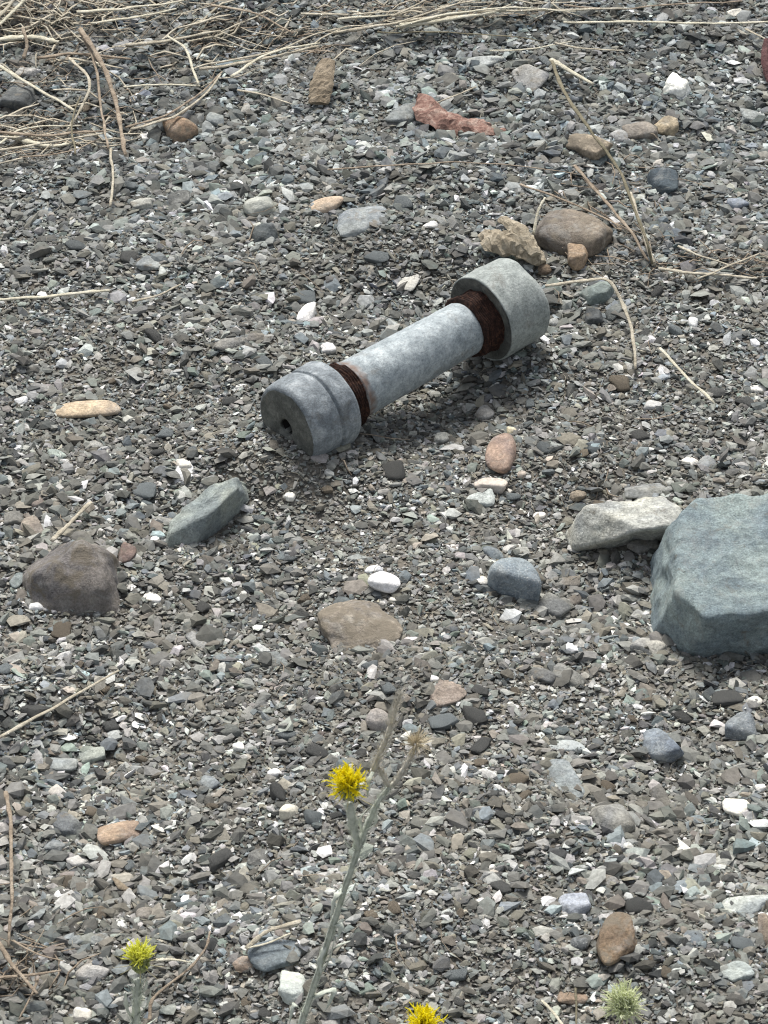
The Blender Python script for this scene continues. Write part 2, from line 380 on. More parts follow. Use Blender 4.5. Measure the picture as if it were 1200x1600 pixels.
W = (.70, .69, .65)
T = [  # name, label, cx, cy, length, breadth, angle, thickness, material, colour, seed, extra
 ('stone','charcoal rounded stone at the far left edge under the thick pale stem',28,156,62,38,0,.6,'S',(.075,.085,.09),21,{}),
 ('stone','brown nugget stone with a tan top below the bent straw bundle',283,207,54,44,5,.75,'R',(.30,.20,.12),22,{'soil':.4,'p':9}),
 ('quartz_chip','white quartz chip just left of the brown nugget stone under the straw',231,214,36,16,5,.5,'Q',W,23,{'soil':0}),
 ('pebble','small bright white pebble alone on dark gravel below the brown nugget stone',370,289,20,17,0,.8,'Q',(.82,.82,.80),24,{'soil':0,'p':8}),
 ('stone','blue-grey angular chip right of the brown nugget stone',336,188,32,30,20,.45,'S',(.20,.23,.235),25,{}),
 ('pebble','small pale grey pebble above the blue-grey chip near the straw tips',384,171,20,20,0,.7,'S',(.34,.34,.32),26,{}),
 ('quartz_stone','greenish stone capped with cream quartz, above the dark slate lump',405,325,52,40,15,.75,'Q',(.42,.43,.36),27,{'soil':.15,'amp':.10}),
 ('pebble','smooth pinkish tan oval pebble above the half buried blue slab',508,321,60,27,0,.5,'S',(.45,.345,.245),28,{'p':3.2,'amp':.02,'soil':0}),
 ('stone','blue-grey slab half buried right below the pinkish tan oval pebble',566,348,92,52,18,.32,'V',(.21,.24,.255),29,{'embed':.45}),
 ('stone','dark slate lump under the quartz-capped greenish stone',412,369,52,40,-15,.6,'S',(.07,.085,.09),30,{'soil':0}),
 ('quartz_pebble','bright white upright quartz pebble left of the far half of the metal pin',479,492,42,26,78,.75,'Q',(.84,.84,.80),31,{'soil':0,'p':8}),
 ('stone','pale grey roundish stone left of a dark round one, upper left',221,319,36,24,0,.6,'S',(.31,.32,.30),32,{}),
 ('stone','dark round stone just right of the pale grey roundish stone, upper left',279,315,36,27,0,.6,'S',(.10,.105,.10),33,{}),
 ('stone','whitish flat stone above the thick pale stem, top left corner',44,113,42,18,0,.5,'R',(.42,.41,.38),34,{}),
 ('pebble','tiny round pale pebble above the small bright white pebble',405,252,14,13,0,.8,'Q',(.5,.5,.48),35,{'soil':0}),
 ('stone','grey angular plate stone tilted up near the top, right of centre',830,123,50,42,-40,.35,'S',(.27,.275,.27),36,{'p':22,'tilt':(.35,.1)}),
 ('stone','weathered brown rock with a dark notch beside the long olive stem, upper right',914,228,82,50,-38,.6,'R',(.27,.225,.165),37,{'soil':.5,'amp':.13}),
 ('stone','tan-grey rounded stone right of the weathered brown rock, upper right',1001,206,60,38,18,.6,'S',(.27,.235,.19),38,{'soil':.3}),
 ('stone','small ochre stone touching the right side of the tan-grey rounded stone',1040,200,34,40,70,.6,'R',(.33,.27,.175),39,{'soil':.3,'amp':.1}),
 ('quartz_stone','jagged white quartz lump near the top right corner',1056,139,46,40,-30,.7,'Q',(.72,.74,.70),40,{'soil':0,'amp':.16}),
 ('stone','blue-grey blocky chip left of the red bark strip',631,181,48,42,-10,.5,'S',(.185,.21,.215),41,{'p':22}),
 ('stone','dark navy-grey stone right of the dry stalks, upper right',1035,286,52,46,0,.6,'S',(.055,.08,.10),42,{'soil':0}),
 ('stone','faded blue chip near the right edge below the dark navy stone',1151,320,32,24,10,.6,'S',(.22,.26,.32),43,{'soil':0}),
 ('rock','large rounded brown-grey stone behind the far collar of the metal pin',893,368,112,84,-22,.55,'S',(.175,.145,.112),44,{'p':7,'soil':.35,'embed':.3,'res':4}),
 ('stone','upright tan wedge stone leaning against the large rounded brown-grey stone',902,402,66,34,84,1.0,'R',(.31,.22,.14),45,{'p':24,'soil':.2,'embed':.2}),
 ('stone','long pale greenish slab between straw and grey plate near the top',757,95,62,20,5,.4,'S',(.44,.47,.44),46,{'soil':0}),
 ('pebble','small grey pebble left of the tan-grey rounded stone, upper right',966,214,30,26,0,.6,'S',(.26,.27,.28),47,{}),
 ('quartz_chip','thin white chip above the bark lumps, left of the upright bleached straw',672,352,26,12,5,.5,'Q',W,48,{'soil':0}),
 ('stone','blue-green stone under the bent straw right of the pin',933,459,58,34,18,.6,'S',(.165,.21,.20),49,{'soil':.05,'p':20}),
 ('stone','dark grey blocky stone below the blue-green stone right of the pin',928,497,32,28,0,.7,'S',(.10,.11,.11),50,{}),
 ('stone','dark grey narrow stone beside the dark blocky stone, left of the hanging straw',957,490,34,26,60,.7,'S',(.11,.125,.125),51,{}),
 ('pebble','small pale round pebble close to the right side of the pin collar',865,505,18,18,0,.8,'S',(.36,.37,.35),52,{'p':7}),
 ('stone','dark brown nugget between the bark lump and the pin collar',851,422,24,24,0,.8,'R',(.14,.10,.065),53,{'soil':.3}),
 ('pebble','grey round pebble above the pink-brown oval stone, right of centre',757,648,30,27,20,.6,'S',(.28,.28,.27),54,{'p':8}),
 ('pebble','tiny yellowish pebble touching the top of the pink-brown oval stone',800,674,17,15,0,.8,'Q',(.60,.54,.36),55,{'soil':0}),
 ('stone','smooth pink-brown oval stone standing on end right of the pin middle',783,711,74,50,72,.62,'S',(.31,.215,.165),56,{'p':3.4,'amp':.03,'soil':.18}),
 ('stone','cream crumbly stone right below the pink-brown oval stone',767,757,54,26,-5,.5,'Q',(.58,.50,.41),57,{'amp':.14,'soil':.1}),
 ('stone','pale blue chip below the cream crumbly stone',752,779,46,28,-10,.4,'S',(.37,.42,.43),58,{'soil':0}),
 ('pebble','tiny round tan pebble right of the lower end of the pink-brown oval stone',815,742,14,13,0,.8,'S',(.42,.36,.30),59,{}),
 ('quartz_chip','white triangular chip above the pale wedge rock, right side',1077,722,22,20,30,.5,'Q',(.74,.72,.67),60,{'soil':0,'p':26}),
 ('stone','small flat blue-grey stone beside the white triangular chip',1105,724,28,20,0,.4,'S',(.18,.20,.22),61,{}),
 ('quartz_chip','white flat chip at the right edge level with the middle of the pin',1186,609,30,13,-5,.5,'Q',W,62,{'soil':0}),
 ('quartz_chip','off-white chip below the hanging straw, right of the pin',1020,634,28,17,-8,.5,'Q',(.50,.50,.48),63,{'soil':.05}),
 ('stone','small tan stone left of the pale wedge rock',903,775,26,20,10,.6,'R',(.31,.25,.17),64,{}),
 ('stone','flat grey slab behind the pale wedge rock',1015,766,80,22,3,.35,'S',(.25,.26,.245),65,{}),
 ('quartz_chip','small white chip left of the pale wedge rock',843,806,20,13,-5,.6,'Q',(.75,.73,.70),66,{'soil':0}),
 ('stone','grey stone tucked under the pale wedge rock, touching the biggest rock',1004,853,52,28,10,.6,'S',(.20,.19,.17),67,{}),
 ('stone','round dark blue stone with pale veins between centre and the biggest rock',803,903,84,66,0,.8,'K',(.19,.24,.275),68,{'p':5,'soil':0,'embed':.2,'res':4}),
 ('stone','small blue elongated stone touching the upper left of the round dark blue stone',768,865,40,24,-40,.6,'S',(.18,.22,.235),69,{'soil':0}),
 ('stone','grey stone lower right of the round dark blue stone',864,952,54,38,-25,.6,'S',(.165,.17,.16),70,{'p':20}),
 ('pebble','round brown-grey pebble in the hollow left of the biggest rock',896,940,27,22,0,.6,'S',(.17,.145,.12),71,{'p':8}),
 ('stone','brown-grey flat stone above the round brown-grey pebble in the hollow',890,909,36,21,-12,.5,'S',(.20,.18,.15),72,{}),
 ('stone','pale grey lump at the lower left foot of the biggest rock',1014,1010,50,38,-15,.6,'R',(.33,.33,.31),73,{'soil':.1}),
 ('quartz_chip','white chip touching the left side of the round dark blue stone',751,911,24,18,0,.7,'Q',(.66,.64,.58),74,{'soil':0}),
 ('stone','dark grey stone below the hollow, left one of a pair',845,1056,48,28,-25,.55,'S',(.125,.13,.13),75,{}),
 ('stone','grey slab below the hollow, right one of a pair',889,1058,54,30,-25,.45,'S',(.185,.19,.18),76,{}),
 ('stone','blue-grey pointed stone below the biggest rock',1028,1166,74,54,-62,.7,'V',(.15,.185,.225),77,{'soil':0,'p':16}),
 ('stone','speckled blue-grey stone at the right edge below the biggest rock',1160,1138,56,42,0,.65,'K',(.17,.20,.225),78,{'soil':0}),
 ('quartz_stone','cream white angular stone near the right edge, lower right',1153,1263,50,33,-5,.5,'Q',(.78,.75,.66),79,{'soil':0,'p':26}),
 ('stone','grey rounded stone with a tapered top in the lower right',954,1281,68,58,-55,.6,'S',(.245,.245,.225),80,{'p':9,'soil':.1}),
 ('pebble','whitish pebble touching the bottom of the grey rounded stone, lower right',963,1318,30,21,-10,.6,'Q',(.55,.56,.56),81,{'soil':0}),
 ('stone','dark triangular chip between the grey rounded and cream white stones',1031,1248,46,28,-65,.5,'S',(.14,.135,.12),82,{'p':26}),
 ('quartz_stone','slanted white streaked stone below the dark triangular chip',1070,1331,62,17,-42,.5,'Q',(.62,.64,.62),83,{'soil':.05}),
 ('stone','mottled blue-grey flat stone left of the grey rounded stone',880,1222,76,52,-58,.3,'V',(.20,.235,.25),84,{'embed':.4}),
 ('stone','rusty brown rounded stone with orange crust in the lower right',963,1474,90,64,80,.65,'R',(.23,.155,.088),85,{'soil':.42,'p':8,'embed':.25,'res':4}),
 ('quartz_stone','bluish crystalline stone above left of the rusty brown stone',896,1418,56,44,10,.6,'K',(.33,.37,.44),86,{'soil':0,'amp':.1}),
 ('stone','greenish slab with a white top at the right edge, lower right',1163,1416,90,34,3,.5,'S',(.40,.44,.42),87,{'soil':.05,'p':20}),
 ('stone','brown stone cut off by the right edge near the bottom',1199,1456,62,34,85,.7,'R',(.24,.19,.14),88,{}),
 ('stone','dark stone with white flecks left of the rusty brown stone',906,1474,30,28,0,.7,'K',(.13,.14,.14),89,{'soil':0}),
 ('stone','flat grey slab between the grey rounded stone and the rusty brown stone',944,1374,52,24,-8,.4,'S',(.26,.255,.235),90,{}),
 ('stone','flat tan-brown stone near the bottom, left of the green bud',893,1560,52,22,-5,.4,'S',(.27,.19,.125),91,{}),
 ('stone','pale blue-green chip near the bottom right corner',1150,1520,52,34,15,.4,'S',(.29,.34,.34),92,{'soil':0}),
 ('quartz_stone','long pale whitish slab above the mottled blue-grey flat stone',884,1166,62,20,3,.4,'Q',(.46,.50,.47),93,{'soil':.05}),
 ('pebble','tiny white pebble right of the thistle stem, lower middle',768,1357,14,13,0,.8,'Q',W,94,{'soil':0}),
 ('quartz_chip','white chip right of the thistle stem, level with the crystalline stone',754,1411,18,20,30,.6,'Q',W,95,{'soil':0}),
 ('quartz_chip','white chip right of the biggest rock foot, above the speckled stone',1179,1096,26,18,-5,.6,'Q',(.68,.67,.62),96,{'soil':0}),
 ('pebble','small white pebble above right of the cream white stone, right edge',1188,1232,18,17,0,.7,'Q',W,97,{'soil':0}),
 ('stone','blue-grey angular stone left of the greenish one, lower left',95,1197,54,32,10,.5,'S',(.25,.28,.285),98,{'p':22,'soil':0}),
 ('stone','greenish-grey flat stone right of the blue-grey angular one, lower left',143,1181,46,27,8,.45,'S',(.30,.335,.30),99,{'soil':0}),
 ('stone','flat tan-orange stone in the lower left quarter',196,1297,92,42,8,.35,'S',(.33,.235,.16),100,{'embed':.4,'soil':.3}),
 ('pebble','white round pebble in the lower left quarter, top one of two white ones',373,1168,20,18,0,.8,'Q',(.76,.76,.73),101,{'soil':0,'p':8}),
 ('quartz_chip','white chip right below the white round pebble, left of the yellow flower',430,1208,26,18,0,.6,'Q',(.72,.71,.68),102,{'soil':0}),
 ('stone','bluish chip left of the white chip, lower left quarter',328,1224,30,27,10,.5,'S',(.22,.25,.26),103,{'soil':0}),
 ('quartz_chip','off-white chip with a rounded end above the flat tan-orange stone',90,1240,32,24,-50,.6,'Q',(.48,.45,.40),104,{'soil':.1}),
 ('stone','dark blue-grey stone left of the flat tan-orange stone',104,1291,46,36,-40,.45,'S',(.135,.15,.16),105,{}),
 ('pebble','pale nugget below the dark blue-grey stone in the lower left',121,1349,27,24,-30,.7,'Q',(.52,.50,.46),106,{'soil':.05}),
 ('quartz_chip','white chip above a blue-grey stone near the left edge, lower left',81,1303,20,12,0,.6,'Q',W,107,{'soil':0}),
 ('stone','flat blue-grey stone below the white chip near the left edge, lower left',82,1322,42,22,0,.4,'S',(.21,.235,.245),108,{}),
 ('stone','grey-brown rounded stone above the lemon flower, lower left',227,1430,30,28,0,.6,'S',(.22,.20,.17),109,{}),
 ('stone','pale nugget stone left of the lemon flower head',145,1519,54,33,-5,.55,'R',(.40,.38,.34),110,{'soil':.12}),
 ('pebble','tiny flat white oval pebble near the left edge below the brown stalk',59,1457,17,9,0,.5,'Q',(.8,.8,.78),111,{'soil':0}),
 ('pebble','tiny cream round pebble right of the lemon flower, left of two',282,1453,14,13,0,.8,'Q',(.66,.63,.52),112,{'soil':0}),
 ('pebble','tiny cream pebble right of the lemon flower, right of two',300,1461,16,12,-15,.7,'Q',(.62,.58,.48),113,{'soil':0}),
 ('stone','large flat blue-grey slab beside the main thistle stem near the bottom',432,1494,90,46,3,.3,'S',(.165,.205,.225),114,{'soil':0,'embed':.35}),
 ('stone','small tan flat stone left of the large flat blue-grey slab',386,1505,46,26,0,.5,'S',(.33,.24,.17),115,{}),
 ('quartz_stone','pale greenish quartz lump below the flat blue-grey slab, left of the stem foot',456,1546,44,46,0,.6,'Q',(.52,.57,.51),116,{'soil':0,'amp':.14}),
 ('quartz_stone','whitish stone at the bottom edge left of the lemon flower stem',128,1586,36,25,0,.6,'Q',(.56,.55,.50),117,{'soil':.05}),
 ('pebble','blue-grey pebble above the pale nugget, left one of a touching pair',120,1471,28,19,0,.6,'S',(.22,.245,.25),118,{}),
 ('pebble','blue-grey pebble above the pale nugget, right one of a touching pair',156,1469,36,21,12,.5,'S',(.24,.265,.27),119,{}),
 ('stone','smooth flat orange-tan oval stone in the left part level with the pin',137,641,106,36,2,.4,'S',(.43,.335,.225),120,{'p':3.2,'amp':.03,'soil':.05,'embed':.35}),
 ('stone','grey elongated pebble above left of the near end of the pin',362,538,56,22,18,.6,'S',(.23,.225,.20),121,{'p':8}),
 ('stone','brown-grey flat pebble touching the grey elongated pebble',403,530,40,18,-5,.5,'S',(.18,.165,.14),122,{}),
 ('stone','small grey flat oval stone above left of the orange-tan oval stone',60,606,36,24,-25,.35,'S',(.24,.24,.235),123,{}),
 ('stone','small green-blue chip below the orange-tan oval stone',87,711,30,20,-35,.4,'S',(.27,.33,.31),124,{'soil':0}),
 ('quartz_chip','off-white chip left of the orange-tan oval stone near the edge',34,627,20,14,20,.6,'Q',(.66,.67,.66),125,{'soil':0}),
 ('stone','pale grey flat stone below the orange-tan oval stone',150,697,32,15,0,.5,'S',(.32,.32,.29),126,{}),
 ('quartz_chip','white square chip between the pin end and the blue-green elongated rock',453,776,20,15,0,.6,'Q',(.78,.77,.72),127,{'soil':0,'p':26}),
 ('quartz_stone','off-white broken stone above the blue-green elongated rock',286,726,26,22,-60,.6,'Q',(.54,.53,.49),128,{'soil':.1}),
 ('stone','brown-grey rounded stone near the left edge above the triangular rock',50,826,36,34,-70,.6,'S',(.24,.205,.17),129,{}),
 ('stone','grey stone at the left edge beside the brown-grey rounded stone',24,811,36,27,0,.6,'S',(.165,.165,.155),130,{}),
 ('stone','purplish-brown small stone above the brown-grey rounded stone at left',58,786,26,19,25,.6,'S',(.23,.19,.165),131,{}),
 ('stone','reddish brown stone touching the right side of the triangular rock',198,868,40,27,70,.7,'S',(.17,.115,.095),132,{}),
 ('stone','greenish chip touching the left tip of the triangular rock',29,906,34,22,60,.5,'S',(.235,.28,.27),133,{'soil':0}),
 ('quartz_chip','white chip below the left tip of the triangular rock',57,948,26,15,5,.6,'Q',(.78,.77,.74),134,{'soil':0}),
 ('quartz_chip','white chip lower right of the triangular rock',238,935,30,16,-12,.5,'Q',(.74,.74,.73),135,{'soil':0}),
 ('stone','tilted blue-grey bar stone right of the triangular rock, left of centre',311,1006,50,19,-48,.5,'S',(.235,.245,.25),136,{'p':24}),
 ('stone','blue-grey flat stone in the upper left, level with the slate lump',236,412,40,28,-15,.35,'S',(.235,.26,.26),137,{}),
 ('stone','dark greenish stone left of the white round pebble, lower left quarter',361,1142,36,24,0,.5,'S',(.11,.12,.11),138,{}),
 ('quartz_stone','bright white stone with grey specks above the soil-covered stone at centre',600,913,52,34,-3,.65,'Q',(.86,.87,.87),139,{'soil':0,'p':9,'embed':.2}),
 ('quartz_chip','flat pale chip behind the bright white stone at centre',584,890,30,13,5,.5,'Q',(.66,.67,.67),140,{'soil':0}),
 ('quartz_chip','tiny cream chip lower right of the bright white stone at centre',615,937,17,12,-30,.6,'Q',(.74,.72,.64),141,{'soil':0}),
 ('rock','wide soil-covered tan stone level with the ground below the bright white stone',562,982,122,100,10,.36,'R',(.25,.215,.17),142,{'p':14,'soil':.55,'embed':.42,'res':4,'amp':.12}),
 ('quartz_chip','small white chip right below the wide soil-covered tan stone',676,1061,20,13,-15,.6,'Q',(.72,.71,.67),143,{'soil':0}),
 ('stone','dusty pink-tan flat stone upper right of the dry thistle tip',700,1082,62,44,10,.25,'R',(.27,.22,.185),144,{'soil':.3,'embed':.45}),
 ('pebble','round grey-pink pebble beside the dry thistle tip',592,1128,42,38,-10,.8,'S',(.33,.30,.27),145,{'p':4,'soil':.15}),
 ('stone','grey-green thin slab left below the soil-covered stone',432,1034,48,26,-42,.4,'S',(.21,.23,.21),146,{'p':22}),
 ('quartz_chip','white chip above left of the near end of the pin',512,546,28,18,-5,.6,'Q',(.52,.53,.55),147,{'soil':0}),
 ('quartz_chip','white jagged chip below the bright white upright pebble and pin shaft',640,440,34,30,60,.35,'Q',(.42,.42,.40),148,{'soil':.05}),
 ('stone','pale round stone right of the middle pin, by the bottom of the shaft',690,686,24,26,-30,.7,'S',(.40,.41,.37),149,{}),
 ('stone','dark flat stone left of the pair of cream pebbles, bottom left',405,1340,40,26,10,.4,'S',(.12,.125,.125),150,{}),
 ('stone','pale nugget left of the main thistle stem below the yellow flower',452,1268,32,26,0,.65,'Q',(.52,.50,.42),151,{'soil':.08}),
 ('quartz_chip','white chip above the dry straw pair near the main stem',432,1408,26,15,5,.5,'Q',(.62,.62,.58),152,{'soil':0}),
 ('quartz_chip','small white chip near the top right corner above the jagged quartz lump',1148,22,26,14,0,.5,'Q',(.6,.59,.54),153,{'soil':0}),
 ('stone','blue-grey flat stone near the right edge above the crossing straws',1176,182,40,22,0,.4,'S',(.25,.28,.28),154,{'soil':0}),
 ('stone','pale slab right of the crossing straws at the right edge',1120,428,66,16,-3,.4,'S',(.36,.37,.34),155,{}),
 ('quartz_chip','white pebble right of the hanging straw, mid right',1083,506,16,20,0,.7,'Q',(.66,.66,.62),156,{'soil':0}),
]
def dusty(c):                                      # weathered stone is greyer than a fresh face
    g = sum(c)/3; return tuple(min(.85, 1.12*(g + (v-g)*.78)) for v in c)
for row in T:
    row = row[:9] + (dusty(row[9]),) + row[10:]
    stone(*row[:11], **row[11])

# further chips big enough to be told from the bed, 4 looks
CH = [('dark grey chip','dark grey loose chips',(.085,.088,.086),'S',60),
      ('blue-grey chip','blue-grey loose chips',(.17,.195,.205),'S',48),
      ('brown-grey chip','brown-grey loose chips',(.20,.17,.13),'R',40),
      ('off-white chip','off-white loose chips',(.56,.55,.51),'Q',32)]
protos = []
for k in range(14):
    V, F = stone_verts(500+k, 2, 24 if k % 3 else 10, 9, .04); protos.append(mesh_np('stone_chip', V, F, True))
rr = random.Random(4)
PIN_A, PIN_B = at(445, 700), at(830, 520)
def near_pin(x, y, m=.04):
    a, b = PIN_A[:2], PIN_B[:2]; q = np.array([x, y]); t = max(0, min(1, np.dot(q-a, b-a)/np.dot(b-a, b-a)))
    return np.linalg.norm(q-(a+t*(b-a))) < m
mats_seen = {}
anchors = []
import re as _re
def pix(p):
    v = np.asarray(p)-CAM; d = np.dot(v, FWD); return 600+FPX*np.dot(v, RGT)/d, 800-FPX*np.dot(v, UPV)/d
for o in COL.objects:
    if 'label' in o.keys():
        short = _re.split(r'(?:,| (?:beside|above|below|near|left|right|at|touching|behind|in|alone|under|just|half|cut|lying|level|with|capped|tilted|close|tucked|between|leaning|standing|on|lower|upper|across|along|from|right)) ', o['label']+' ')[0].strip()
        anchors.append((short, pix(o.location)))
cnts = {}
for a, _ in anchors: cnts[a] = cnts.get(a, 0)+1
anchors = [(a, q) for a, q in anchors if cnts[a] == 1 and 2 < len(a.split()) < 8]
used_labels = set()
def chip_label(look, p):
    x, y = pix(p)
    for a, (ax, ay) in sorted(anchors, key=lambda t: (t[1][0]-x)**2+(t[1][1]-y)**2):
        dx, dy = x-ax, y-ay; dist = math.hypot(dx, dy); an = math.degrees(math.atan2(-dy, dx)) % 360
        w = ['right of', 'upper right of', 'above', 'upper left of', 'left of', 'lower left of', 'below', 'lower right of'][int(((an+22.5) % 360)//45)]
        for_ = 'close' if dist < 70 else 'a little way' if dist < 130 else 'well'
        lab = '%s %s %s the %s' % (look, for_, w, a)
        if lab not in used_labels and len(lab.replace('-', ' ').split()) <= 16:
            used_labels.add(lab); return lab
for look, grp, colr, mt, cnt in CH:
    n = 0
    while n < cnt:
        px, py = rr.uniform(5, 1195), rr.uniform(20, 1590); p = at(px, py)
        sz = (.0075 + .0125*rr.random()**2.2) if mt != 'Q' else rr.uniform(.005, .0085)
        if near_pin(p[0], p[1]) or any((p[0]-a)**2+(p[1]-b)**2 < (r_+sz*.6)**2 for a, b, r_ in STONE_SPOTS): continue
        k = rr.randrange(len(protos)); key = (k, mt)
        if key not in mats_seen:
            me = protos[k].copy(); me.materials.append(M[mt]); mats_seen[key] = me
        o = bpy.data.objects.new('stone_chip', mats_seen[key]); COL.objects.link(o)
        o.scale = (sz/2, sz/2*rr.uniform(.55, .9), sz/2*rr.uniform(.22, .42)); o.location = (p[0], p[1], p[2]+sz*.05+.0008)
        o.rotation_euler = (rr.uniform(-.22, .22), rr.uniform(-.22, .22), rr.uniform(0, 6.28))
        f = rr.uniform(.75, 1.3); o.color = (colr[0]*f, colr[1]*f, colr[2]*f, rr.uniform(0, .25))
        tag(o, chip_label(look, p), 'stone chip', grp); STONE_SPOTS.append((p[0], p[1], sz/2)); n += 1

# ------------------------------------------------------------------ gravel bed (nobody could count it): one mesh of real chips
def base_ico():
    V, F = ICO[0]; return V, F
def base_box():
    V = np.array([(x, y, z) for x in (-1, 1) for y in (-1, 1) for z in (-1, 1)], float)*.74
    F = np.array([(0,1,3),(0,3,2),(4,6,7),(4,7,5),(0,4,5),(0,5,1),(2,3,7),(2,7,6),(0,2,6),(0,6,4),(1,5,7),(1,7,3)])
    return V, F
PAL = np.array([(.194,.198,.185),(.078,.083,.081),(.150,.175,.182),(.200,.187,.154),(.38,.385,.36),(.152,.178,.158),(.54,.54,.52),(.132,.128,.111),(.255,.236,.195)])
PW = np.array([.31,.14,.13,.09,.17,.05,.025,.06,.025]); PW /= PW.sum()
def gravel_chips(r, xs, ys, size, base, lift):
    n = len(xs); V0, F0 = base; size = size*r.uniform(.85, 1.2, n); nv = len(V0)
    P = V0[None]*(1 + r.uniform(-.38, .30, (n, nv, 1))) + r.normal(0, .13, (n, nv, 3))
    asp = np.stack([np.ones(n), r.uniform(.35, .92, n), r.uniform(.13, .46, n)], 1)
    P = P*asp[:, None, :]*(size/2)[:, None, None]
    yaw = r.uniform(0, 2*np.pi, n); ax = r.normal(0, .26, n); ay = r.normal(0, .26, n)
    c, s = np.cos(ax), np.sin(ax); y, z = P[..., 1].copy(), P[..., 2].copy()
    P[..., 1] = y*c[:, None]-z*s[:, None]; P[..., 2] = y*s[:, None]+z*c[:, None]
    c, s = np.cos(ay), np.sin(ay); x, z = P[..., 0].copy(), P[..., 2].copy()
    P[..., 0] = x*c[:, None]+z*s[:, None]; P[..., 2] = -x*s[:, None]+z*c[:, None]
    c, s = np.cos(yaw), np.sin(yaw); x, y = P[..., 0].copy(), P[..., 1].copy()
    P[..., 0] = x*c[:, None]-y*s[:, None]; P[..., 1] = x*s[:, None]+y*c[:, None]
    P[..., 0] += xs[:, None]; P[..., 1] += ys[:, None]
    P[..., 2] += (height(xs, ys) + lift)[:, None]
    k = r.choice(len(PAL), n, p=PW)
    tone = PAL[k]*np.exp(r.normal(0, .42, n))[:, None]*(1+r.normal(0, .025, (n, 3)))
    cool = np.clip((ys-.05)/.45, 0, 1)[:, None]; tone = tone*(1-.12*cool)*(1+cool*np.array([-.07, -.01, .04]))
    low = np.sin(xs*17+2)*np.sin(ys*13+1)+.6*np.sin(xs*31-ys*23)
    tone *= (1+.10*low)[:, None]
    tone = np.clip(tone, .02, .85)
    A = np.concatenate([np.repeat(tone[:, None], nv, 1), np.ones((n, nv, 1))], 2)
    F = F0[None] + (np.arange(n)*nv)[:, None, None]
    return P.reshape(-1, 3), F.reshape(-1, 3), A.reshape(-1, 4)
ZONES = []
for zx, zy, zr, za in [(600,860,.10,-.7),(300,640,.07,-.5),(900,690,.07,-.4),(640,1400,.07,-.3),(560,740,.05,-.3),(330,250,.10,.9),(1000,230,.11,.9),(940,930,.05,1.1),(1010,1320,.09,.9),(120,1370,.07,.9),(300,1530,.06,.8),(60,820,.05,.8),(640,120,.09,.6),(1120,760,.05,.3)]:
    q_ = at_z(zx, zy, 0); ZONES.append((q_[0], q_[1], zr, za))
def gravel_mesh(name, seed, region, n_small, n_big, avoid=False):
    r = np.random.RandomState(seed); Vs, Fs, As = [], [], []; off = 0
    for cnt, base, lo, hi, med in ((n_small, base_box(), .0016, .0045, .0031), (n_big, base_ico(), .0030, .0150, .0050)):
        xs, ys = region(r, cnt)
        if avoid:
            keep = np.ones(cnt, bool)
            for a, b, q in STONE_SPOTS: keep &= ((xs-a)**2+(ys-b)**2) > (q*(.66 if cnt == n_big else .45))**2
            xs, ys = xs[keep], ys[keep]
        zone = np.zeros(len(xs))
        for zx, zy, zr, za in ZONES: zone += za*np.exp(-((xs-zx)**2+(ys-zy)**2)/zr**2)
        field = zone + np.clip(.5+.5*(np.sin(xs*19+1.3+2*np.sin(ys*9))*np.sin(ys*15+.4+2*np.sin(xs*7))+.5*np.sin(xs*43+ys*37)), 0, 1)
        size = np.clip(med*np.exp(r.normal(0, .46, len(xs)))*np.clip(.82+.36*field, .6, 1.5), lo, hi)
        lift = r.uniform(-.1, .55, len(xs))*size*.32 + (.0005 if cnt == n_big else 0.0004)
        V, F, A = gravel_chips(r, xs, ys, size, base, lift)
        Vs.append(V); Fs.append(F+off); As.append(A); off += len(V)
    return mesh_np(name, np.concatenate(Vs), np.concatenate(Fs), False, np.concatenate(As))
# area in view on the ground, plus a border
YB, YT = at_z(600, 1600, 0)[1]-.03, at_z(600, 0, 0)[1]+.03
def in_view(r, n):
    ys = r.uniform(YB, YT, n*2); d = (ys-CAM[1])*math.cos(PITCH)+CAM[2]*math.sin(PITCH)
    hw = 600/FPX*d + .02; xs = r.uniform(-1, 1, n*2)*(600/FPX*DIST*1.3)
    ok = np.abs(xs) < hw; xs, ys = xs[ok][:n], ys[ok][:n]
    while len(xs) < n: xs = np.concatenate([xs, xs[:n-len(xs)]+.003]); ys = np.concatenate([ys, ys[:n-len(ys)]+.004])
    return xs, ys
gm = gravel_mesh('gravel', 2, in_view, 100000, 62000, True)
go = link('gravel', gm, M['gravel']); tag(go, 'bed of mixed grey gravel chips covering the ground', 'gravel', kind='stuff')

# the same gravel beyond the frame: tiles of chips scattered by geometry nodes
TS = .080
HSAVE = height
def height(x, y): return np.zeros(np.broadcast(np.asarray(x, float), np.asarray(y, float)).shape)
def tile_region(r, n): return r.uniform(-TS/2, TS/2, n), r.uniform(-TS/2, TS/2, n)
tile_me = gravel_mesh('gravel_tile', 77, tile_region, 760, 440); tile_me.materials.append(M['gravel'])
height = HSAVE
tile_ob = bpy.data.objects.new('gravel_tile', tile_me)
hwid = lambda y: 600/FPX*((y-CAM[1])*math.cos(PITCH)+CAM[2]*math.sin(PITCH)) + .02
rq = np.random.RandomState(3); pts = []
for iy in np.arange(-1.7, 3.2, .05):
    for ix in np.arange(-2.3, 2.3, .05):
        x, y = ix+rq.uniform(-.008, .008), iy+rq.uniform(-.008, .008)
        if YB-.004 < y < YT+.004 and abs(x) < hwid(y)+.006: continue
        pts.append((x, y))
pa_ = np.array(pts); pv = np.column_stack([pa_, height(pa_[:, 0], pa_[:, 1])])
pm = bpy.data.meshes.new('gravel_surround'); pm.from_pydata([tuple(v) for v in pv], [], []); pm.update()
ra = pm.attributes.new('turn', 'FLOAT_VECTOR', 'POINT')
buf = np.zeros((len(pv), 3), np.float32)
